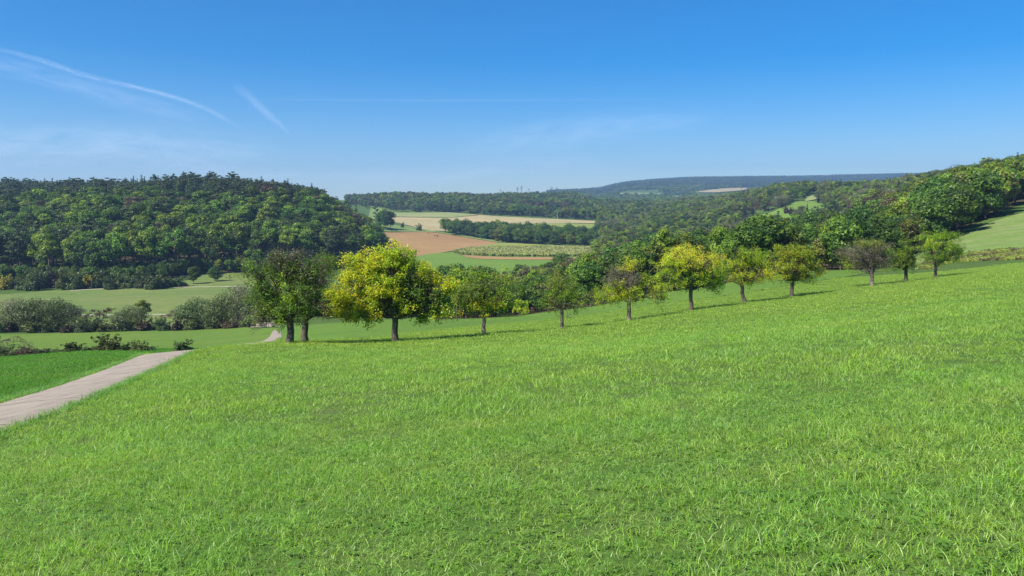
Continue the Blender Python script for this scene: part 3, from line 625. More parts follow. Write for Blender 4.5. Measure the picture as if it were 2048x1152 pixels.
orchard(111, 1812, 563, 85, 22, 3.6, [(0,72,22,10,'G'),(-16,54,20,14,'G'),(16,54,20,15,'D'),(0,36,26,12,'D'),(-24,34,10,8,'G')],
        'small dark green tree in the middle of the last three', 1.2, .11)
orchard(112, 1871, 556, 89, 22, 3.2, [(0,82,24,8,'G'),(-14,68,20,14,'L'),(18,66,26,15,'G'),(38,50,16,12,'G'),(-12,44,24,14,'D'),(14,40,22,10,'G')],
        'green leafy tree at the right end of the fruit tree row', 1.3, .11)
for i, (u, b, t, w, c, lab) in enumerate([(911,637,588,44,'B','small grey tree at the strip edge behind the slim pale trunk'),(986,635,590,60,'G','small low tree at the strip edge right behind the slim pale trunk'),(1040,632,596,40,'L','light green bushy tree at the strip edge between two fruit trees'),(1182,615,580,46,'R','small reddish tree at the strip edge left of the half bare fruit tree'),(1225,605,572,40,'G','small green tree at the strip edge behind the half bare fruit tree')]):
    d = gsolve(u, b, 90, 200); h = b-t
    orchard(130+i, u, b, d, h*.22, 2.2, [(0,h*.8,w*.30,h*.16,c),(-w*.22,h*.58,w*.26,h*.2,c),(w*.22,h*.58,w*.26,h*.2,c),(0,h*.42,w*.36,h*.16,c)], lab, .55, .2, group='small trees along the strip edge', nm='small_tree')

# ------------------------------------------------------------------ valley trees placed one by one
VG = 'willows and trees along the stream'
for k, u, b, t, w, lab in [
 ('w2',20,668,592,100,'pale grey willow at the left picture edge by the stream'),
 ('w1',70,669,590,90,'round grey green willow second from the left edge'),
 ('w1',112,668,590,84,'grey green willow right of the second willow, before the bare tree'),
 ('w2',150,666,612,52,'low leaning grey willow left of the thin bare tree'),
 ('d1',192,665,600,56,'thin bare brownish tree standing alone on the stream bank'),
 ('h1',185,666,640,60,'low dark bush at the foot of the thin bare tree'),
 ('w1',262,663,606,72,'dark grey green willow in front of the yellow green tree'),
 ('b3',284,656,596,34,'small yellow green tree rising behind the dark willow'),
 ('h2',320,661,637,30,'round bush between the dark willow and the leaning bare tree'),
 ('d1',350,658,604,52,'leaning bare reddish tree right of the round bush'),
 ('w1',395,658,588,86,'broad olive grey willow above the shrub in the valley field'),
 ('w1',445,657,580,76,'olive grey willow left of the big forked tree'),
 ('w2',478,656,562,76,'tall pale willow partly behind the big forked tree'),
 ('w1',520,656,572,80,'grey green willow behind the crown of the forked tree'),
 ('h4',232,664,648,50,'low brown scrub beside the dark willow')]:
    place_px(k, u, b, t, 224 if 'behind the dark' not in lab else 236, lab, w, VG)
for k, u, b, t, w, lab in [('b6',387,568,528,29,'round dark tree, left of the pair standing in the meadow below the forest'),('b7',430,563,528,30,'round dark tree, right of the pair standing in the meadow below the forest')]:
    place_px(k, u, b, t, gsolve(u, b, 300, 440), lab, w, 'pair of round meadow trees')
for k, u, b, t, w, d, lab in [('h1',-10,712,692,60,84,'low dark shrub cut by the left picture edge'),('h1',28,712,695,60,84,'low dark shrub right of the edge shrub'),('h4',62,711,696,56,83,'low brownish shrub in the dark row on the left'),('h1',95,710,698,50,82,'low dark shrub left of the small round one'),('h1',147,708,685,38,80,'small round dark shrub left of the largest shrub'),
 ('h1',120,709,698,30,81,'tiny shrub touching the small round dark one'),('h2',212,706,672,58,77,'largest round shrub at the edge of the valley field'),('h1',181,706,692,34,78,'flat dark shrub between the round ones'),('h2',246,705,688,36,77,'low shrub right of the largest round shrub'),('h2',275,703,683,40,76,'spreading green shrub left of the path'),('h1',297,703,692,30,76,'flat end of the shrub row nearest the path'),('h1',366,698,681,38,72,'small flat shrub standing alone above the path end')]:
    place_px(k, u, b, t, d, lab, w*1.1, 'shrubs between the two fields')
ks = ['h1','h4','h2','h1','h4','h1','h2','h1','h4','h1','h4','h2','h1','h4','h1','h2']
for i, u in enumerate(np.linspace(-5, 535, 16)):
    place_px(ks[i], u+random.uniform(-10, 10), 0, 643+random.uniform(-6, 6), 219+random.uniform(-2, 3), '%s in the scrub under the willows, %s bush from the left' % (SHAPES[ks[i]]['words'], ['first','second','third','fourth','fifth','sixth','seventh','eighth','ninth','tenth','eleventh','twelfth','thirteenth','fourteenth','fifteenth','last'][i]), random.uniform(26, 44), 'scrub under the willows')
# bare branched tree at the left edge
e = place('d2', *P(-6, 92), 9.5, 1.0, 1.0, 'bare grey twiggy tree cut off by the left picture edge')
e2 = place('w2', *P(-75, 100), 9.0, 1.0, .9, 'pale willow just outside the left edge behind the bare tree')
# bushes along the foot of the left forest
kb = ['h3','h2','h1','h2','h1','h4','h2','h1','h3','h1','h1','h2','h1','h2','h1','h2','h1']
ORD = ['first','second','third','fourth','fifth','sixth','seventh','eighth','ninth','tenth','eleventh','twelfth','thirteenth','fourteenth','fifteenth','sixteenth','seventeenth','eighteenth','nineteenth','twentieth','twenty first','twenty second','twenty third','twenty fourth','twenty fifth','twenty sixth','twenty seventh','twenty eighth','twenty ninth','thirtieth']
ub = np.linspace(6, 350, 17)
for i, k in enumerate(kb):
    d = 360+6*math.sin(i*1.7); place_px(k, ub[i]+random.uniform(-6, 6), 0, 548+random.uniform(-8, 10)-(6 if k == 'h3' else 0), d, '%s at the forest foot, %s bush from the left' % (SHAPES[k]['words'], ORD[i]), random.uniform(32, 46), 'bushes below the forest')
for u, t, w, d, lab in [(838,449,14,940,'small round dark bush on the edge of the stubble field'),(805,446,8,960,'tiny bush on the grassy ridge left of the round bush')]:
    place_px('h1', u, 0, t, d, lab, w, 'bushes on the ridge')
for u, t, w, d, lab in [(857,466.5,4,905,'leftmost tiny dark shrub above the ploughed field'),(870,470,4,885,'middle tiny dark shrub above the ploughed field'),(875,470.3,4,880,'rightmost tiny dark shrub above the ploughed field')]:
    place_px('h1', u, 0, t, d, lab, w, 'tiny shrubs above the ploughed field')
for i, (k, u, t, w, d) in enumerate([('p1',752,408,16,900),('b7',768,414,30,905),('b6',781,417,22,915),('b7',760,420,22,890)]):
    place_px(k, u, 0, t, d, '%s in the ridge clump beside the stubble field, %s from the left' % (SHAPES[k]['words'], ['first','third','last','second'][i]), w, 'tree clump on the ridge')
for i, (k, u, t, w) in enumerate([('b8',1512,434,18),('b8',1526,431,20),('h4',1540,436,16),('b8',1552,428,24),('h4',1573,413,12),('h4',1584,416,14),('b8',1594,417,16),('b8',1604,410,16)]):
    d = gsolve(u, t+14, 700, 1080); place_px(k, u, 0, t, d, '%s on the hillside pasture, %s from the left' % (SHAPES[k]['words'], ORD[i]), w*1.1, 'bushes on the hillside pasture')

# ------------------------------------------------------------------ woods
def region(poly, s, seed, jit=.42):
    """jittered world points inside a (column, distance) outline, fields left free"""
    poly = np.array([(u, math.log(d)) for u, d in poly]); r = np.random.default_rng(seed)
    dens = []
    for i in range(len(poly)):
        a, b = poly[i-1], poly[i]; t = np.linspace(0, 1, 12)[:, None]; dens.append(a*(1-t)+b*t)
    q = np.concatenate(dens); xs = (q[:, 0]-1024)/F*np.exp(q[:, 1]); ys = np.exp(q[:, 1])
    gx, gy = np.meshgrid(np.arange(xs.min(), xs.max(), s), np.arange(ys.min(), ys.max(), s)); gx = gx.ravel()+r.uniform(-jit, jit, gx.size)*s; gy = gy.ravel()+r.uniform(-jit, jit, gy.size)*s
    gy = np.maximum(gy, 20)
    u = 1024+F*gx/gy; l = np.log(gy); k = inpoly(u, l, poly)
    for nme, o in OUT.items():
        if nme == 'meadow_strip' or nme == 'valley_field': continue
        k &= ~inpoly(u, l, o)
    return gx[k], gy[k]
def heights(x, y, lo, hi, seed):
    r = np.random.default_rng(seed); n = (np.sin(x*.045+1.3)+np.sin(y*.037+x*.02)+np.sin(x*.021-y*.05))/3
    return lo+(hi-lo)*np.clip(.5+.4*n+r.normal(0, .22, len(x)), 0, 1.15)
def pick(x, y, keys, seed, f=1.0):
    """species stand in patches"""
    r = np.random.default_rng(seed); n = .5+.28*(np.sin(x*.031*f+y*.017*f+seed)+np.sin(x*.013*f-y*.029*f+2*seed)) + r.normal(0, .17, len(x))
    return np.array(keys)[np.clip((n*len(keys)).astype(int), 0, len(keys)-1)]

POOL = []     # (key, x, y, H, wx, region)
def addregion(name, poly, s, keys, lo, hi, seed, wx=1.0, f=1.0):
    x, y = region(poly, s, seed); H = heights(x, y, lo, hi, seed+5); k = pick(x, y, keys, seed+9, f)
    r = np.random.default_rng(seed+77)
    for i in range(len(x)):
        u = 1024+F*x[i]/y[i]; f = 1.0
        if name == 'right' and y[i] < 560: f = float(np.interp(u, [870, 905, 960, 1020, 1050, 1090, 1130, 1200, 1260], [.92, 1.0, .88, .58, .78, .66, .80, .85, 1.0]))
        if name in ('right', 'slope') and 380 < y[i] < 770 and 1440 < u < 1700: f *= .50
        if name == 'ridge' and u < 790: f = float(np.interp(u, [690, 790], [.7, 1]))
        if name == 'left' and u > 560: f = float(np.interp(u, [560, 680, 745], [1, .95, 1.0]))
        POOL.append((k[i], x[i], y[i], H[i]*f, wx*r.uniform(.85, 1.2), name))
addregion('left', [(-900,392),(0,388),(200,386),(345,408),(400,436),(500,446),(600,460),(700,486),(757,535),(757,560),(700,540),(600,500),(400,475),(200,430),(0,430),(-900,430)], 8.0, ['b5','b4','b1','b4','b2','b5','b1','b4','p1'], 18, 29, 31, .98)
addregion('left', [(-900,430),(0,430),(200,430),(400,475),(600,500),(700,540),(762,560),(764,640),(750,700),(715,770),(690,720),(640,650),(560,620),(300,590),(0,590),(-900,590)], 9.4, ['b2','d3','b1','b2','p1','b1','b4','b2','b3','b1','p2','b2'], 14, 26, 32, 1.30)
addregion('left', [(-900,590),(0,590),(300,590),(560,620),(640,650),(690,720),(715,770),(640,880),(300,880),(-900,1000)], 7.2, ['p1','s2','p2','s1','s2','p1','s1','p2'], 13, 25.5, 33, 1.2)
addregion('right', [(870,168),(1000,166),(1100,160),(1200,157),(1300,158),(1400,158),(1500,160),(1600,160),(1700,156),(1760,158),(1810,180),(1840,198),(1850,235),(1700,215),(1400,220),(1200,240),(1000,240),(870,235)], 8.0, ['b7','b6','b8','b3','b6','b7','b1','b8','b6'], 9.5, 15, 34, 1.0)
addregion('right', [(1840,198),(1870,210),(1930,232),(1990,268),(2048,298),(2300,335),(2700,365),(2700,480),(2048,420),(1850,320)], 8.6, ['b6','b3','b1','b8','b7','b6'], 14, 20, 35, 1.05)
addregion('right', [(870,235),(1000,240),(1200,240),(1400,220),(1700,215),(1850,235),(1850,320),(2048,420),(2048,560),(1700,480),(1500,480),(1300,520),(1180,520),(1120,400),(1000,330),(870,300)], 9.0, ['b6','b7','b2','b3','b8','d3','b2','p1','b3','s1','b7'], 12, 18, 36, 1.12)
addregion('slope', [(1180,520),(1300,520),(1500,480),(1700,480),(2048,560),(2700,480),(2700,700),(2048,900),(1900,1200),(1650,1500),(1500,1900),(1420,2300),(1230,2500),(1195,1500),(1198,1000),(1190,640)], 10.5, ['b2','b1','p1','b8','w2','b3','s1','d1','b2','b8','p2','b3'], 11, 19, 37, 1.3)
addregion('hedge', [(862,945),(880,905),(920,868),(1000,815),(1080,785),(1200,770),(1215,905),(1130,905),(1060,920),(1030,960),(940,960)], 9.5, ['b7','b6','b7','b8','b6','b7'], 11, 20, 38, 1.0)
addregion('ridge', [(690,1560),(740,1500),(780,1440),(800,1420),(900,1385),(1000,1335),(1190,1310),(1300,1300),(1300,2200),(1150,2300),(1000,2100),(690,2000)], 12, ['b1','s2','b6','p1','b8','b2','b3','p2','b7','d3'], 12, 22, 39, 1.25, .6)
addregion('dell', [(610,245),(700,236),(800,222),(890,205),(890,225),(800,245),(700,262),(610,270)], 5, ['b7','b6','w1','b7'], 7, 9.5, 40, .85)

addregion('left', [(-900,384),(0,379),(200,377),(345,402),(400,430),(500,440),(600,455),(700,482),(700,500),(600,475),(500,460),(400,450),(345,422),(200,398),(0,400),(-900,404)], 5.5, ['b6','b7','b6','b8'], 6, 10, 41, .9)
# which of them can be seen: coarse painter's pass, far to near
POOL.sort(key=lambda p: -p[2])
BW, BH = 1024, 576
buf = np.full((BH, BW), -1, np.int32)
for i, (k, x, y, H, wx, nme) in enumerate(POOL):
    s = SHAPES[k]; u = (1024+F*x/y)/2; z = float(hgt(x, y)); v1 = (HZ-(z-CZ)*F/y)/2; v0 = (HZ-(z+H-CZ)*F/y)/2; w = s['wid']*H/s['H']*wx*F/y/2
    a, b, c, d = int(max(0, u-w)), int(min(BW, u+w+1)), int(max(0, v0)), int(min(BH, v1+1))
    if b > a and d > c:
        if s['nm'] == 'spruce_tree': c = int(min(d-1, c+(d-c)*.15)); a = int(u-w*.6) if u-w*.6 > 0 else a
        buf[c:d, a:b] = i
# the meadow crest hides what is below it
cols = np.arange(BW)*2+1
for j in range(BW):
    dl = np.exp(np.linspace(math.log(14), math.log(150), 60)); rr = HZ-(hgt((cols[j]-1024)/F*dl, dl)-CZ)*F/dl
    buf[int(max(0, rr.min()/2)):, j] = -1
cnt = np.bincount(buf[buf >= 0], minlength=len(POOL))
for i, p in enumerate(POOL):
    if not (0 < 1024+F*p[1]/p[2] < 2048): cnt[i] = 0
NIND = 225
order = np.argsort(-cnt); ind = [int(i) for i in order[:NIND] if cnt[i] > 12]
# never lift single trees out of the far woods
ind = [i for i in ind if POOL[i][2] < 1100]
ZONE = {'left': 'on the left hill', 'right': 'in the wood', 'slope': 'on the right slope', 'hedge': 'in the valley hedge', 'dell': 'in the thicket', 'ridge': 'on the ridge'}
LAND = [(0,'above the grey willows'),(170,'above the thin bare tree'),(235,'above the dark streamside willow'),(330,'left of the round pair'),(375,'above the round pair'),(450,'right of the round pair'),(530,'above the forked tree'),(640,'left of the yellow tree'),(740,'above the yellow tree'),(870,'right of the yellow tree'),(940,'behind the slim pale trunk'),(1020,'right of the slim pale trunk'),(1090,'behind the small reddish tree'),(1165,'left of the half bare tree'),(1220,'behind the half bare tree'),(1300,'left of the orange topped tree'),(1345,'behind the orange topped tree'),(1425,'left of the leaning trunk'),(1470,'behind the leaning trunk'),(1535,'behind the round olive tree'),(1640,'right of the round olive tree'),(1710,'behind the last three trees'),(1800,'above the last three trees'),(1890,'right of the last three trees'),(1970,'near the right edge')]
buck = {}
for i in ind:
    k, x, y, H, wx, nme = POOL[i]; u = 1024+F*x/y
    lm = [t for a, t in LAND if a <= max(0, u)][-1]; s = SHAPES[k]
    buck.setdefault((s['words'], nme, lm), []).append((-(HZ-(float(hgt(x, y))+H*.8-CZ)*F/y), i))
for (words, nme, lm), lst in buck.items():
    lst.sort()
    for j, (y, i) in enumerate(lst):
        k, x, y, H, wx, _ = POOL[i]
        pos = '' if len(lst) == 1 else (', lowest' if j == 0 else (', topmost' if j == len(lst)-1 else ', %s lowest' % ORD[j]))
        place(k, x, y, H, None, wx, '%s %s, %s%s' % (words, ZONE[nme], lm, pos), '%ss %s' % (SHAPES[k]['nm'].replace('_', ' '), ZONE[nme]))

# joined prototypes for the woods that read as a mass
def proto(key):
    s = SHAPES[key]; (TV, TF), V, C = s['raw']
    n = len(TV); Vv = np.concatenate([TV, V]); Ff = np.concatenate([TF, np.arange(len(V)).reshape(-1, 4)+n])
    cc = np.concatenate([np.full((len(TF), 3), .06), C]); mi = np.concatenate([np.zeros(len(TF)), np.ones(len(C))])
    o = bpy.data.objects.new('proto_'+key, npmesh('proto_'+key, Vv, Ff, [s['bark'], M_LEAF], cc, mi)); return o
def gn_scatter(name, pts, rot, scl, idx, protos, label, cat):
    coll = bpy.data.collections.new(name+'_models')
    for j, p in enumerate(protos): p.name = 'm%02d_%s' % (j, name); coll.objects.link(p)
    me = bpy.data.meshes.new(name); n = len(pts); me.vertices.add(n); me.vertices.foreach_set('co', np.asarray(pts, np.float32).ravel())
    for an, ty, arr, f in (('rot', 'FLOAT_VECTOR', rot, 'vector'), ('scl', 'FLOAT_VECTOR', scl, 'vector'), ('idx', 'INT', idx, 'value')):
        a = me.attributes.new(an, ty, 'POINT'); a.data.foreach_set(f, np.asarray(arr, np.int32 if ty == 'INT' else np.float32).ravel())
    o = link(name, me); tag(o, label, cat, kind='stuff')
    ng = bpy.data.node_groups.new(name, 'GeometryNodeTree'); ng.interface.new_socket('Geometry', in_out='INPUT', socket_type='NodeSocketGeometry'); ng.interface.new_socket('Geometry', in_out='OUTPUT', socket_type='NodeSocketGeometry')
    gi = ng.nodes.new('NodeGroupInput'); go = ng.nodes.new('NodeGroupOutput'); m2p = ng.nodes.new('GeometryNodeMeshToPoints'); iop = ng.nodes.new('GeometryNodeInstanceOnPoints'); ci = ng.nodes.new('GeometryNodeCollectionInfo')
    ci.inputs['Collection'].default_value = coll; ci.inputs['Separate Children'].default_value = True; ci.inputs['Reset Children'].default_value = True
    iop.inputs['Pick Instance'].default_value = True
    def na(nm, dt):
        a = ng.nodes.new('GeometryNodeInputNamedAttribute'); a.data_type = dt; a.inputs['Name'].default_value = nm; return a.outputs['Attribute']
    ng.links.new(gi.outputs[0], m2p.inputs['Mesh']); ng.links.new(m2p.outputs[0], iop.inputs['Points']); ng.links.new(ci.outputs[0], iop.inputs['Instance'])
    e2r = ng.nodes.new('FunctionNodeEulerToRotation'); ng.links.new(na('rot', 'FLOAT_VECTOR'), e2r.inputs[0]); ng.links.new(e2r.outputs[0], iop.inputs['Rotation'])
    ng.links.new(na('scl', 'FLOAT_VECTOR'), iop.inputs['Scale']); ng.links.new(na('idx', 'INT'), iop.inputs['Instance Index'])
    ng.links.new(iop.outputs[0], go.inputs[0]); md = o.modifiers.new('scatter', 'NODES'); md.node_group = ng
    return o
indset = set(ind)
for zone, nm, lab in (('left', 'left_forest', 'mixed green forest covering the hill on the left'), ('right', 'right_wood', 'dense bushy wood in the dip behind the row of fruit trees'), ('slope', 'slope_wood', 'mixed wood climbing the slope towards the right'), ('hedge', 'valley_hedge', 'dense dark hedge trees between the corn and stubble fields'), ('ridge', 'ridge_wood', 'distant mixed wood on the ridge behind the stubble field'), ('dell', 'dell_thicket', 'dark thicket along the dip behind the yellow tree')):
    it = [p for i, p in enumerate(POOL) if p[5] == zone and i not in indset]
    if not it: continue
    keys = sorted(set(p[0] for p in it)); r = np.random.default_rng(3)
    x = np.array([p[1] for p in it]); y = np.array([p[2] for p in it]); H = np.array([p[3] for p in it]); wx = np.array([p[4] for p in it])
    k = H/np.array([SHAPES[p[0]]['H'] for p in it])
    gn_scatter(nm, np.stack([x, y, hgt(x, y)-.1], -1), np.stack([0*x, 0*x, r.uniform(0, 6.28, len(x))], -1), np.stack([k*wx, k*wx, k], -1), [keys.index(p[0]) for p in it], [proto(q) for q in keys], lab, 'wood')
# low undergrowth under the woods (keeps the slope from showing through)
# far blue ridge: clumps of conifers
def clump(seed, keys, n, rad, H):
    r = np.random.default_rng(seed); VV = []; CC = []
    for i in range(n):
        s = SHAPES[keys[r.integers(0, len(keys))]]; V, C = s['raw'][1], s['raw'][2]; sel = r.permutation(len(C))[:260]; q = V.reshape(-1, 4, 3)[sel]; c = q.mean(1, keepdims=True)
        q = c+(q-c)*3.2; k = H/s['H']*r.uniform(.8, 1.2); a = r.uniform(0, 6.28); rr = rad*math.sqrt(r.random()); VV.append(q.reshape(-1, 3)*k+np.array([math.cos(a)*rr, math.sin(a)*rr, 0])); CC.append(C[sel]*r.uniform(.7, 1.3))
    V = np.concatenate(VV); return bpy.data.objects.new('clump', npmesh('clump', V, np.arange(len(V)).reshape(-1, 4), [M_LEAF], np.concatenate(CC)))
x, y = region([(1100,4300),(1160,4100),(1250,4250),(1400,4250),(1550,4000),(1700,3500),(2300,3500),(2300,6900),(1100,6900)], 52, 50)
r = np.random.default_rng(5); n = len(x)
gn_scatter('far_ridge_forest', np.stack([x, y, hgt(x, y)-1], -1), np.stack([0*x, 0*x, r.uniform(0, 6.28, n)], -1), np.repeat(r.uniform(.8, 1.25, (n, 1)), 3, 1), r.integers(0, 3, n), [clump(60+i, ['s1', 's2', 'p1', 'b2'], 15, 36, 24) for i in range(3)], 'blue hazy conifer forest on the far ridge', 'forest')
OUT['gap'] = np.array([(1385, math.log(2900)), (1508, math.log(2900)), (1508, math.log(3700)), (1385, math.log(3700))])
OUT['gap2'] = np.array([(1232, math.log(3200)), (1325, math.log(3200)), (1325, math.log(3900)), (1232, math.log(3900))])
x, y = region([(1240,2500),(1500,2400),(1560,2000),(1700,1600),(2048,1400),(2300,3450),(1700,3450),(1550,3950),(1400,4200),(1250,4200),(1160,4050),(1150,3000),(1240,2900)], 40, 51)
x2, y2 = region([(1040,2300),(1240,2200),(1480,2300),(1440,2900),(1240,3100),(1135,3100)], 36, 52); x = np.concatenate([x, x2]); y = np.concatenate([y, y2]); n = len(x)
gn_scatter('far_valley_wood', np.stack([x, y, hgt(x, y)-1], -1), np.stack([0*x, 0*x, r.uniform(0, 6.28, n)], -1), np.repeat(r.uniform(.7, 1.05, (n, 1)), 3, 1), r.integers(0, 3, n), [clump(70+i, ['b2', 'b1', 'p1', 'b6'], 14, 27, 18) for i in range(3)], 'hazy broadleaf woods in the far valley', 'forest')

# ------------------------------------------------------------------ grass
def tuft(seed, nb, rad, h0, h1, w, cols, lean=.5, clover=0, segs=2):
    r = np.random.default_rng(seed); VV = []; Fq = []; CC = []; n = 0
    ang = r.uniform(0, 6.28, nb); rr = rad*np.sqrt(r.random(nb)); bx, by = np.cos(ang)*rr, np.sin(ang)*rr
    wind = np.array([.25, .05])
    for i in range(nb):
        h = r.uniform(h0, h1); la = r.uniform(0, 6.28); L = h*lean*r.random()**.7*1.4; dx, dy = math.cos(la)*L+wind[0]*h*.6, math.sin(la)*L; fa = r.uniform(0, 3.14); ww = w*r.uniform(.6, 1.3)*.5; ox, oy = math.cos(fa)*ww, math.sin(fa)*ww
        c = np.array(cols[r.integers(0, len(cols))])*r.uniform(.65, 1.3)*np.array([.86, 1.0, .95])
        P0 = (bx[i], by[i], -.015)
        mids = []
        for s in range(segs+1):
            t = s/segs; k = 1-t**1.5*.92
            mids.append((P0[0]+dx*t**1.7-ox*k, P0[1]+dy*t**1.7-oy*k, P0[2]+h*(t-.25*lean*t*t))); mids.append((P0[0]+dx*t**1.7+ox*k, P0[1]+dy*t**1.7+oy*k, P0[2]+h*(t-.25*lean*t*t)))
        VV += mids
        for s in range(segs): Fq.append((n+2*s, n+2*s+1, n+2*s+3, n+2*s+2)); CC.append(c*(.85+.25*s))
        n += 2*(segs+1)
    for i in range(clover):
        a = r.uniform(0, 6.28); q = rad*math.sqrt(r.random()); cx, cy, cz = math.cos(a)*q, math.sin(a)*q, r.uniform(.02, .055); c = np.array((.19, .36, .045))*r.uniform(.75, 1.3)
        for j in range(3):
            b = j*2.094+a*3; s = r.uniform(.009, .019); ex, ey = math.cos(b), math.sin(b); tz = r.uniform(-.004, .006)
            VV += [(cx, cy, cz), (cx+(ex-ey*.6)*s, cy+(ey+ex*.6)*s, cz+tz), (cx+ex*s*1.9, cy+ey*s*1.9, cz+tz*1.5), (cx+(ex+ey*.6)*s, cy+(ey-ex*.6)*s, cz+tz)]; Fq.append((n, n+1, n+2, n+3)); CC.append(c); n += 4
    return bpy.data.objects.new('tuft', npmesh('tuft', np.array(VV), np.array(Fq), [M_GRASS], np.array(CC)))
GA = [(.32,.48,.05),(.36,.53,.055),(.40,.57,.07),(.22,.38,.045),(.45,.56,.15),(.33,.48,.055),(.29,.45,.05),(.49,.55,.20),(.32,.49,.06)]
GC = [(.34,.45,.06),(.38,.49,.065),(.32,.45,.055),(.43,.51,.10),(.36,.48,.07)]
GN_ = [(.34,.50,.05),(.37,.54,.055),(.41,.57,.07),(.22,.38,.04),(.50,.61,.17),(.38,.53,.06),(.31,.48,.05),(.54,.60,.24),(.26,.44,.06)]
GB = [(.12,.29,.025),(.14,.33,.03),(.17,.34,.03),(.11,.26,.025)]
def grass_points(d0, d1, s, seed, tmax=.80):
    r = np.random.default_rng(seed); xs = np.arange(-1.05*d1-6, 1.05*d1+6, s); ys = np.arange(d0, d1*1.45 if d1 < 100 else d1, s); gx, gy = np.meshgrid(xs, ys)
    gx = gx.ravel()+r.uniform(-.6, .6, gx.size)*s; gy = gy.ravel()+r.uniform(-.6, .6, gy.size)*s
    fe = 1+.45*r.random(gx.size); lo = d0*fe if d0 > 3 else d0; k = (np.abs(gx) < .72*gy+6) & (gy >= lo) & (gy < (d1*fe if d1 < 100 else d1)); gx, gy = gx[k], gy[k]
    return gx, gy
_cc = (PL+PR)/2
PATHIN = np.concatenate([PL*.91+_cc*.09, (PR*.95+_cc*.05)[::-1]])
def left_of_path(x, y):
    q = np.concatenate([PL, [(-400, 190), (-400, 0)]]); return inpoly(x, y, q)
def grassfield(name, d0, d1, s, seed, protosA, protosB, label, smin=.75, smax=1.3, dcut=None):
    x, y = grass_points(d0, d1, s, seed); k = ~inpoly(x, y, PATHIN)
    u = 1024+F*x/np.maximum(y, 1); l = np.log(np.maximum(y, 1))
    for o in ('meadow_strip', 'hill_meadow', 'valley_field'): k &= ~inpoly(u, l, OUT[o])
    x, y = x[k], y[k]; n = len(x); r = np.random.default_rng(seed+1); lf = left_of_path(x, y)
    idx = r.integers(0, len(protosA), n); 
    if protosB: idx = np.where(lf, len(protosA)+r.integers(0, len(protosB), n), idx)
    sc = r.uniform(smin, smax, n); sz = sc*(.8+.35*np.sin(x*1.1+np.sin(y*.9)*1.5)*np.sin(y*1.3+1))
    gn_scatter(name, np.stack([x, y, hgt(x, y)], -1), np.stack([r.normal(0, .08, n), r.normal(0, .08, n), r.uniform(0, 6.28, n)], -1), np.stack([sc, sc, sz], -1), idx, protosA+protosB, label, 'grass')
    print(name, n)
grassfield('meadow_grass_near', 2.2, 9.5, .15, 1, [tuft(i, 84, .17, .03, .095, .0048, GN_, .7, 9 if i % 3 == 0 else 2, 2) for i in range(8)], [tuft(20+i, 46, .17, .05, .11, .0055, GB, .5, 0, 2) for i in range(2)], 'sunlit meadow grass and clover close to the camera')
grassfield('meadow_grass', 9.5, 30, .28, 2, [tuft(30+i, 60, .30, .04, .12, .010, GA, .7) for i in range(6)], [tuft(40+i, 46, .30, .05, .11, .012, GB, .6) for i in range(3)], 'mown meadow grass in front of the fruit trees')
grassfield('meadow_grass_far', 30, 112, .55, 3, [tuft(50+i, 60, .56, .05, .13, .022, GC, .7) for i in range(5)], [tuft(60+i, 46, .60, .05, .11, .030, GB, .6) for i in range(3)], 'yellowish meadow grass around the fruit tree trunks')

r = np.random.default_rng(77); E = []
for A, sgn in ((PR, 1), (PL, -1)):
    for j in range(len(A)-1):
        if A[j][1] > 62: continue
        L = np.linalg.norm(A[j+1]-A[j]); nrm = (A[j]-(PL[j]+PR[j])/2); nrm = nrm/np.linalg.norm(nrm)
        for q in range(int(L/.09)+1): E.append(A[j]+(A[j+1]-A[j])*r.random()+nrm*r.normal(.06, .10))
E = np.array(E); n = len(E)
gn_scatter('verge_grass', np.stack([E[:, 0], E[:, 1], hgt(E[:, 0], E[:, 1])], -1), np.stack([r.normal(0, .12, n), r.normal(0, .12, n), r.uniform(0, 6.28, n)], -1), np.repeat(r.uniform(.5, 1.25, (n, 1)), 3, 1), r.integers(0, 3, n), [tuft(90+i, 26, .12, .06, .24, .010, [(.15,.33,.05),(.14,.30,.04),(.18,.36,.07),(.26,.36,.12)], .8) for i in range(3)], 'ragged taller grass along the edges of the concrete path', 'grass')
# corn
r = np.random.default_rng(8)
def corn(seed):
    r = np.random.default_rng(seed); VV = []; CC = []; 
    for i in range(14):
        bx, by = r.uniform(-1.3, 1.3, 2); h = r.uniform(1.9, 2.3)
        p = np.array([(bx, by, z) for z in np.linspace(.2, h, 9)])+r.normal(0, .12, (9, 3)); V, _ = cards(r, p, fib(r, 9), .62, 1.6, .4); VV.append(V)
        cc = tint(r, (.27, .33, .07), 9); cc[:2] = tint(r, (.28, .25, .10), 2); cc[-1:] = (.36, .37, .13); CC.append(cc)
    V = np.concatenate(VV); return bpy.data.objects.new('corn', npmesh('corn', V, np.arange(len(V)).reshape(-1, 4), [M_LEAF], np.concatenate(CC)))
op = np.array([(u, math.log(gsolve(u, v, 500, 860))) for u, v in [(908,504),(925,508.5),(960,512),(1000,513.5),(1080,514),(1160,513.5),(1195,509),(1195,497),(1120,497),(1040,496),(980,497),(940,499)]])
gx, gy = np.meshgrid(np.arange(-70, 90, 1.7), np.arange(560, 800, 1.9)); gx = gx.ravel()+r.uniform(-.5, .5, gx.size); gy = gy.ravel()+r.uniform(-.5, .5, gy.size)
k = inpoly(1024+F*gx/gy, np.log(gy), op); gx, gy = gx[k], gy[k]; n = len(gx)
gn_scatter('corn_rows', np.stack([gx, gy, hgt(gx, gy)], -1), np.stack([0*gx, 0*gx, r.uniform(0, 6.28, n)], -1), np.repeat(r.uniform(.85, 1.15, (n, 1)), 3, 1), r.integers(0, 2, n), [corn(1), corn(2)], 'ripe yellowish corn standing in the field across the valley', 'corn')
print('corn', n)
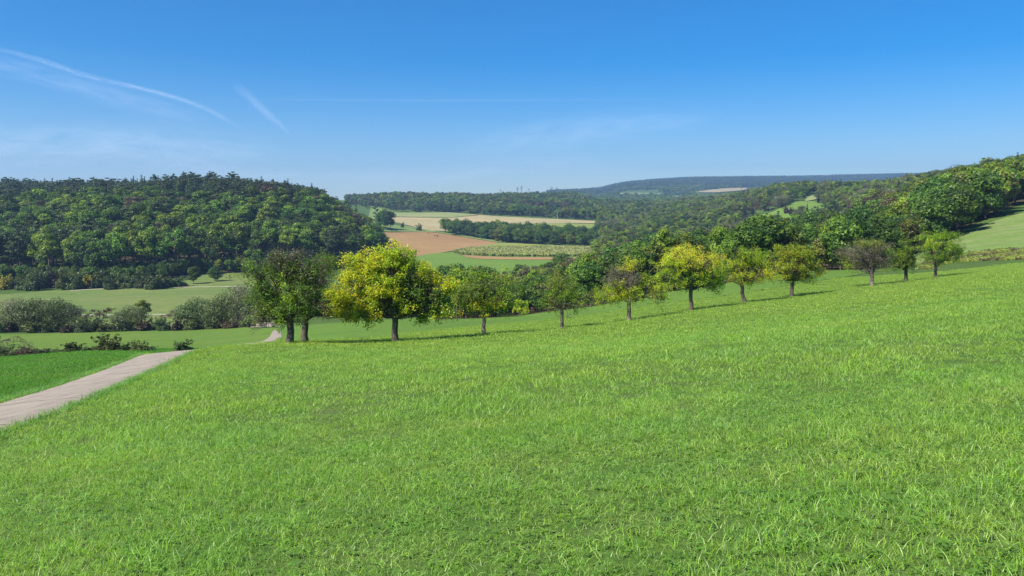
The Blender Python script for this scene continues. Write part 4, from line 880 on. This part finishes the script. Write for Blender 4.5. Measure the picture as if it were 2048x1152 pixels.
# tall weeds below the hill meadow on the right
def weed(seed, cols):
    r = np.random.default_rng(seed); VV = []; CC = []
    for i in range(26):
        bx, by = r.uniform(-.7, .7, 2); h = r.uniform(.35, .95)
        p = np.array([(bx, by, z) for z in np.linspace(.05, h, 6)])+r.normal(0, .06, (6, 3)); V, _ = cards(r, p, fib(r, 6), .16, 1.8, .4); VV.append(V); CC.append(tint(r, cols[r.integers(0, len(cols))], 6, .3))
    V = np.concatenate(VV); return bpy.data.objects.new('weed', npmesh('weed', V, np.arange(len(V)).reshape(-1, 4), [M_LEAF], np.concatenate(CC)))
gx, gy = np.meshgrid(np.arange(40, 150, 1.0), np.arange(116, 165, 1.0)); gx = gx.ravel()+r.uniform(-.6, .6, gx.size); gy = gy.ravel()+r.uniform(-.6, .6, gy.size)
u = 1024+F*gx/gy; wv = HZ-(hgt(gx, gy)-CZ)*F/gy
k = inpoly(u, wv, [(1840,542),(1900,527),(1960,522),(2048,519),(2200,510),(2400,492),(2400,470),(2200,490),(2048,499),(2000,500),(1930,503),(1900,512),(1850,528)]) & (r.random(len(u)) < .8); gx, gy = gx[k], gy[k]; n = len(gx)
nn = np.sin(gx*.35+gy*.2)+np.sin(gx*.13-gy*.5)
gn_scatter('weeds', np.stack([gx, gy, hgt(gx, gy)], -1), np.stack([0*gx, 0*gx, r.uniform(0, 6.28, n)], -1), np.repeat(r.uniform(.35, .75, (n, 1)), 3, 1)*np.array([1.5, 1.5, 1]), np.where(nn > -.2, 0, 1)+0, [weed(1, [(.28,.33,.05),(.23,.30,.06),(.36,.37,.09)]), weed(2, [(.20,.17,.09),(.17,.20,.06),(.13,.10,.06)])], 'yellow flowering tall weeds below the sloping meadow', 'weeds')

# ------------------------------------------------------------------ small things
def pylon(u, top, base, d, label, arms=3, w=8):
    x, y = P(u, d); z = float(hgt(x, y)); zt = CZ+(HZ-top)*d/F; H = max(12, zt-z); T = Tubes(); A = Tubes()
    for sx in (-1, 1):
        for sy in (-1, 1): T.add([(sx*1.8, sy*1.8, 0), (sx*.8, sy*.8, H*.6), (0, 0, H)], [.32, .28, .22], 4)
    for i in range(9):
        a, b = H*i/10, H*(i+1)/10; wa, wb = 1.8*(1-i/10), 1.8*(1-(i+1)/10); s = 1 if i % 2 else -1
        T.add([(s*wa, -wa, a), (-s*wb, -wb, b)], [.16, .16], 3); T.add([(s*wa, wa, a), (-s*wb, wb, b)], [.16, .16], 3)
    for i in range(arms):
        h = H*(.93-.15*i); L = w*(.6+.2*i)
        A.add([(-L, 0, h), (0, 0, h+.9), (L, 0, h)], [.22, .4, .22], 4); A.add([(-L, 0, h), (0, 0, h-.6), (L, 0, h)], [.2, .3, .2], 4)
        for q in (-L, -L*.55, L*.55, L): A.add([(q, 0, h), (q, 0, h-1.8)], [.16, .16], 4)
    e = bpy.data.objects.new('pylon', None); COL.objects.link(e); e.location = (x, y, z); e.rotation_euler = (0, 0, .5); tag(e, label, 'pylon', 'power pylons on the skyline')
    link('lattice_mast', T.mesh('mast', M_GREY), e); link('crossarms', A.mesh('arms', M_GREY), e)
    return (x, y, z, H)
pylon(1035, 373.5, 389, 3000, 'second pylon from the left on the skyline, beside the tallest one')
pylon(1043, 371, 389, 3050, 'tallest pylon on the skyline above the tan field', 3, 7)
pylon(1058, 376.5, 389, 3250, 'small faint pylon right of the tallest one', 2, 6)
p1 = pylon(1103.5, 374, 388, 3000, 'left pylon of the right skyline pair beside the blue ridge', 3, 8)
p2 = pylon(1113.5, 375.5, 388, 3000, 'right pylon of the skyline pair, with one wide arm', 2, 10)
pylon(1001, 378, 389, 3300, 'faintest leftmost pylon above the ridge wood', 2, 6)
p3 = pylon(1408, 362, 384, 3300, 'pylon in front of the blue ridge above the far tan field', 3, 8)
pylon(1400, 369, 384, 3500, 'small pylon just left of the ridge pylon', 2, 6)
def mast(u, top, d, label, w=.35):
    x, y = P(u, d); z = float(hgt(x, y)); H = CZ+(HZ-top)*d/F-z; T = Tubes(); T.add([(0, 0, -.5), (0, 0, H*.5), (0, 0, H)], [w, w*.85, w*.7], 8); A = Tubes(); A.add([(-2.2, 0, H-.8), (0, 0, H-.7), (2.2, 0, H-.8)], [.16]*3, 6)
    for q in (-2, 0.05, 2): A.add([(q, 0, H-.75), (q, 0, H-.1)], [.12, .1], 6)
    e = bpy.data.objects.new('utility_pole', None); COL.objects.link(e); e.location = (x, y, z); e.rotation_euler = (0, 0, .3); tag(e, label, 'pole', 'single power poles')
    link('pole', T.mesh('pole', plainmat('weathered_wood', (.42, .38, .32))), e); link('crossarm', A.mesh('crossarm', M_GREY), e)
mast(1115, 424, 1290, 'pale single pole standing at the edge of the ridge wood')
mast(1323, 378.5, 3300, 'pale mast among the far pastures', 1.1)
T = Tubes()
def wire(a, b, sag, n=14, rad=.22):
    a, b = np.array(a), np.array(b); t = np.linspace(0, 1, n)[:, None]; q = a*(1-t)+b*t; q[:, 2] -= sag*4*(t*(1-t))[:, 0]; T.add(q, [rad]*n, 4)
for off, dz in ((-7, -3), (7, -3), (-6, -7.5), (6, -7.5)):
    wire((p2[0]+off, p2[1], p2[2]+p2[3]+dz), (p3[0]+off, p3[1]-20, p3[2]+p3[3]+dz), 58)
o = link('power_line', T.mesh('power_line', plainmat('aluminium_cable', (.62, .64, .66), (.5, .52, .55), 1, .35, .8))); tag(o, 'thin pale power cables sagging across the far valley', 'power line')

M_PALE = plainmat('pale_timber', (.38, .32, .25), (.22, .18, .14), 3)
def fieldpost(u, v, d, h, label):
    x, y = P(u, d); z = float(hgt(x, y)); T = Tubes(); T.add([(0, 0, -.3), (0, 0, h*.95), (0, 0, h)], [.20, .20, .06], 8); o = link('marker_post', T.mesh('post', M_PALE), None, (x, y, z)); tag(o, label, 'post', 'pale posts by the track')
fieldpost(217, 578, gsolve(217, 578, 330, 420), 2.2, 'pale marker post beside the upper track, leftmost and tallest')
fieldpost(229, 577, gsolve(229, 577, 330, 420), 1.3, 'short pale post just right of the tallest post')
fieldpost(359, 573, gsolve(359, 573, 330, 430), 1.2, 'short pale post left of the pair of round trees')
# log pile by the stream
r = np.random.default_rng(12)
for i, (u, d, L, a, zz) in enumerate([(522,199,5,.35,.25),(530,200,5.5,-.45,.25),(537,198,4.6,.75,.25),(545,199,4.2,-.2,.25),(528,199,4.6,-.35,.68),(538,199,4,.5,.68),(533,199.3,3.6,.2,1.08)]):
    x, y = P(u, d); z = float(hgt(x, y))+zz; T = Tubes(); q = np.array([(-L/2*math.cos(a), -L/2*math.sin(a), 0), (-.1*L, 0, .03), (.15*L, 0, -.02), (L/2*math.cos(a), L/2*math.sin(a), 0)]); T.add(q, [.24, .25, .23, .2], 9)
    V, Fq = T.arrays(); cap = [list(range(9))[::-1], [27+j for j in range(9)]]
    me = bpy.data.meshes.new('log'); me.from_pydata([tuple(v) for v in V], [], [tuple(f) for f in Fq.tolist()]+[tuple(c) for c in cap]); me.materials.append(M_PALE); o = link('log', me, None, (x, y, z))
    tag(o, 'pale felled log piled at the path end, ' + ['left on the ground','second on the ground','third on the ground','right on the ground','left in the upper layer','right in the upper layer','topmost of the pile'][i], 'log', 'felled logs at the path end')
# tarpaulin covered heap at the corn edge
x, y = P(925, gsolve(925, 506, 500, 800)); a = np.linspace(0, 6.283, 17)[:-1]; rings = [(2.6, 0), (2.4, .7), (1.7, 1.25), (.8, 1.5), (.05, 1.55)]
V = np.array([(q*1.3*math.cos(t)*(1+.08*math.sin(3*t)), q*math.sin(t)*(1+.1*math.cos(2*t)), h) for q, h in rings for t in a]); i = (np.arange(4)[:, None]*16+np.arange(16)).ravel(); j = (np.arange(4)[:, None]*16+(np.arange(16)+1) % 16).ravel()
o = link('covered_heap', npmesh('heap', V, np.stack([i, j, j+16, i+16], -1), [plainmat('grey_tarpaulin', (.30, .36, .32), (.22, .27, .24), 1)], smooth=True), None, (x, y, float(hgt(x, y))-.05)); tag(o, 'small grey green covered heap at the left corner of the corn', 'heap')

# ------------------------------------------------------------------ contrails and thin cloud, at one real altitude
def cloudmat(name, alpha, nscale, soft=1.0, lo=.3, hi=.7, stretch=(1, 1, 1)):
    m, nt = newmat(name); uv = N(nt, 'ShaderNodeUVMap'); sp = N(nt, 'ShaderNodeSeparateXYZ'); nt.links.new(uv.outputs[0], sp.inputs[0])
    def bell(s):
        a = N(nt, 'ShaderNodeMath', operation='MULTIPLY'); a.inputs[1].default_value = math.pi; nt.links.new(s, a.inputs[0]); b = N(nt, 'ShaderNodeMath', operation='SINE'); nt.links.new(a.outputs[0], b.inputs[0])
        c = N(nt, 'ShaderNodeMath', operation='POWER'); nt.links.new(b.outputs[0], c.inputs[0]); c.inputs[1].default_value = 2.0*soft; return c.outputs[0]
    mp = N(nt, 'ShaderNodeMapping'); mp.inputs['Scale'].default_value = stretch; nt.links.new(uv.outputs[0], mp.inputs['Vector'])
    n = ramp(nt, noise(nt, nscale, 6, .6, mp.outputs[0], .6), lo, hi)
    m1 = N(nt, 'ShaderNodeMath', operation='MULTIPLY'); nt.links.new(bell(sp.outputs['X']), m1.inputs[0]); nt.links.new(n, m1.inputs[1])
    e = N(nt, 'ShaderNodeMath', operation='POWER'); nt.links.new(bell(sp.outputs['Y']), e.inputs[0]); e.inputs[1].default_value = .35
    m2 = N(nt, 'ShaderNodeMath', operation='MULTIPLY'); nt.links.new(m1.outputs[0], m2.inputs[0]); nt.links.new(e.outputs[0], m2.inputs[1])
    m3 = N(nt, 'ShaderNodeMath', operation='MULTIPLY'); nt.links.new(m2.outputs[0], m3.inputs[0]); m3.inputs[1].default_value = alpha; m3.use_clamp = True
    tr = N(nt, 'ShaderNodeBsdfTransparent'); d = N(nt, 'ShaderNodeBsdfTranslucent'); d.inputs['Color'].default_value = (.9, .9, .92, 1)
    mx = N(nt, 'ShaderNodeMixShader'); nt.links.new(m3.outputs[0], mx.inputs[0]); nt.links.new(tr.outputs[0], mx.inputs[1]); nt.links.new(d.outputs[0], mx.inputs[2])
    o = N(nt, 'ShaderNodeOutputMaterial'); nt.links.new(mx.outputs[0], o.inputs[0]); return m
ALT = 2600.
def skyribbon(name, pts, mat, label, cat, kind=None, n=60, nc=9):
    """pts: (column, row, half width in rows, slant of the width direction)"""
    p = np.array(pts, float); s = np.linspace(0, len(p)-1, n); q = np.stack([pchip(np.arange(len(p)), p[:, i], s) for i in range(3)], -1)
    t = np.gradient(q[:, :2], axis=0); t /= np.linalg.norm(t, axis=1)[:, None]; nr = np.stack([-t[:, 1], t[:, 0]], -1); w = np.linspace(-1, 1, nc)
    U = q[:, 0:1]+nr[:, 0:1]*q[:, 2:3]*w; Vv = q[:, 1:2]+nr[:, 1:2]*q[:, 2:3]*w; D = ALT*F/(HZ-np.minimum(Vv, 395)); X = (U-1024)/F*D
    uv = np.stack(np.broadcast_arrays((w*.5+.5)[None, :], np.linspace(0, 1, n)[:, None]), -1)
    o = link(name, grid_mesh(X, D, np.full_like(X, ALT+CZ), name, mat, uvs=uv)); tag(o, label, cat, kind=kind); o.visible_shadow = True
    return o
mc1 = cloudmat('contrail_ice', .27, 5, 1.1, .25, .75, (2, 14, 1)); mc2 = cloudmat('cirrus_ice', .20, 3, 1.0, .3, .75, (2, 3, 1)); mc3 = cloudmat('cirrus_thin', .13, 3, 1.0, .25, .8, (2, 3, 1))
skyribbon('contrail', [(-160,66,7),(0,99,7),(80,120,9),(160,148,9),(260,172,7),(340,192,7),(400,212,8),(440,232,8),(490,262,3)], mc1, 'long thin white contrail curving down across the left sky', 'contrail')
skyribbon('contrail', [(470,170,16),(500,195,14),(535,228,12),(562,250,7),(582,272,3)], cloudmat('contrail_ice_soft', .17, 4, 1.0, .25, .75, (2, 4, 1)), 'short smudged contrail right of the long one', 'contrail')
skyribbon('contrail', [(380,201,4),(600,199,4),(850,201,4),(1100,200,4),(1400,198,4)], cloudmat('contrail_faint', .05, 4, 1.0, .2, .7, (1, 6, 1)), 'very faint straight horizontal contrail across the middle sky', 'contrail')
skyribbon('cirrus', [(-200,100,34),(0,130,34),(150,170,30),(300,210,40),(420,250,36)], mc3, 'broad faint veil of cirrus below the long contrail', 'cloud', 'stuff')
skyribbon('cirrus', [(-250,290,60),(0,295,60),(200,290,65),(400,300,60),(560,310,50)], mc2, 'pale cirrus veil low above the left forest', 'cloud', 'stuff')
skyribbon('cirrus', [(300,310,26),(380,330,26),(480,345,22),(640,352,18)], mc2, 'pinkish wisp of cirrus just above the left hill', 'cloud', 'stuff')
skyribbon('cirrus', [(900,300,40),(1080,275,50),(1250,250,46),(1450,235,34)], mc3, 'faint wisp of cirrus in the middle of the sky', 'cloud', 'stuff')
skyribbon('cirrus', [(550,360,28),(800,355,30),(1100,330,30),(1300,340,26)], mc3, 'thin pale veil above the central ridge', 'cloud', 'stuff')

# ------------------------------------------------------------------ haze
hb = [(-9000, -250, -420), (9000, -250, -420), (9000, 8300, -420), (-9000, 8300, -420)]
zmin = float(Z_.min())-1.5
top = 520.
V = [(x, y, zmin) for x, y, _ in hb]+[(x, y, top) for x, y, _ in hb]
me = bpy.data.meshes.new('haze'); me.from_pydata(V, [], [(3, 2, 1, 0), (4, 5, 6, 7), (0, 1, 5, 4), (1, 2, 6, 5), (2, 3, 7, 6), (3, 0, 4, 7)])
m, nt = newmat('haze_air'); pv = N(nt, 'ShaderNodeVolumePrincipled'); pv.inputs['Density'].default_value = .00013; pv.inputs['Color'].default_value = (.40, .63, 1.0, 1); pv.inputs['Anisotropy'].default_value = .2
o = N(nt, 'ShaderNodeOutputMaterial'); nt.links.new(pv.outputs[0], o.inputs['Volume']); me.materials.append(m)
hz = link('haze', me); tag(hz, 'thin blue air haze over the valley', 'haze', kind='stuff')
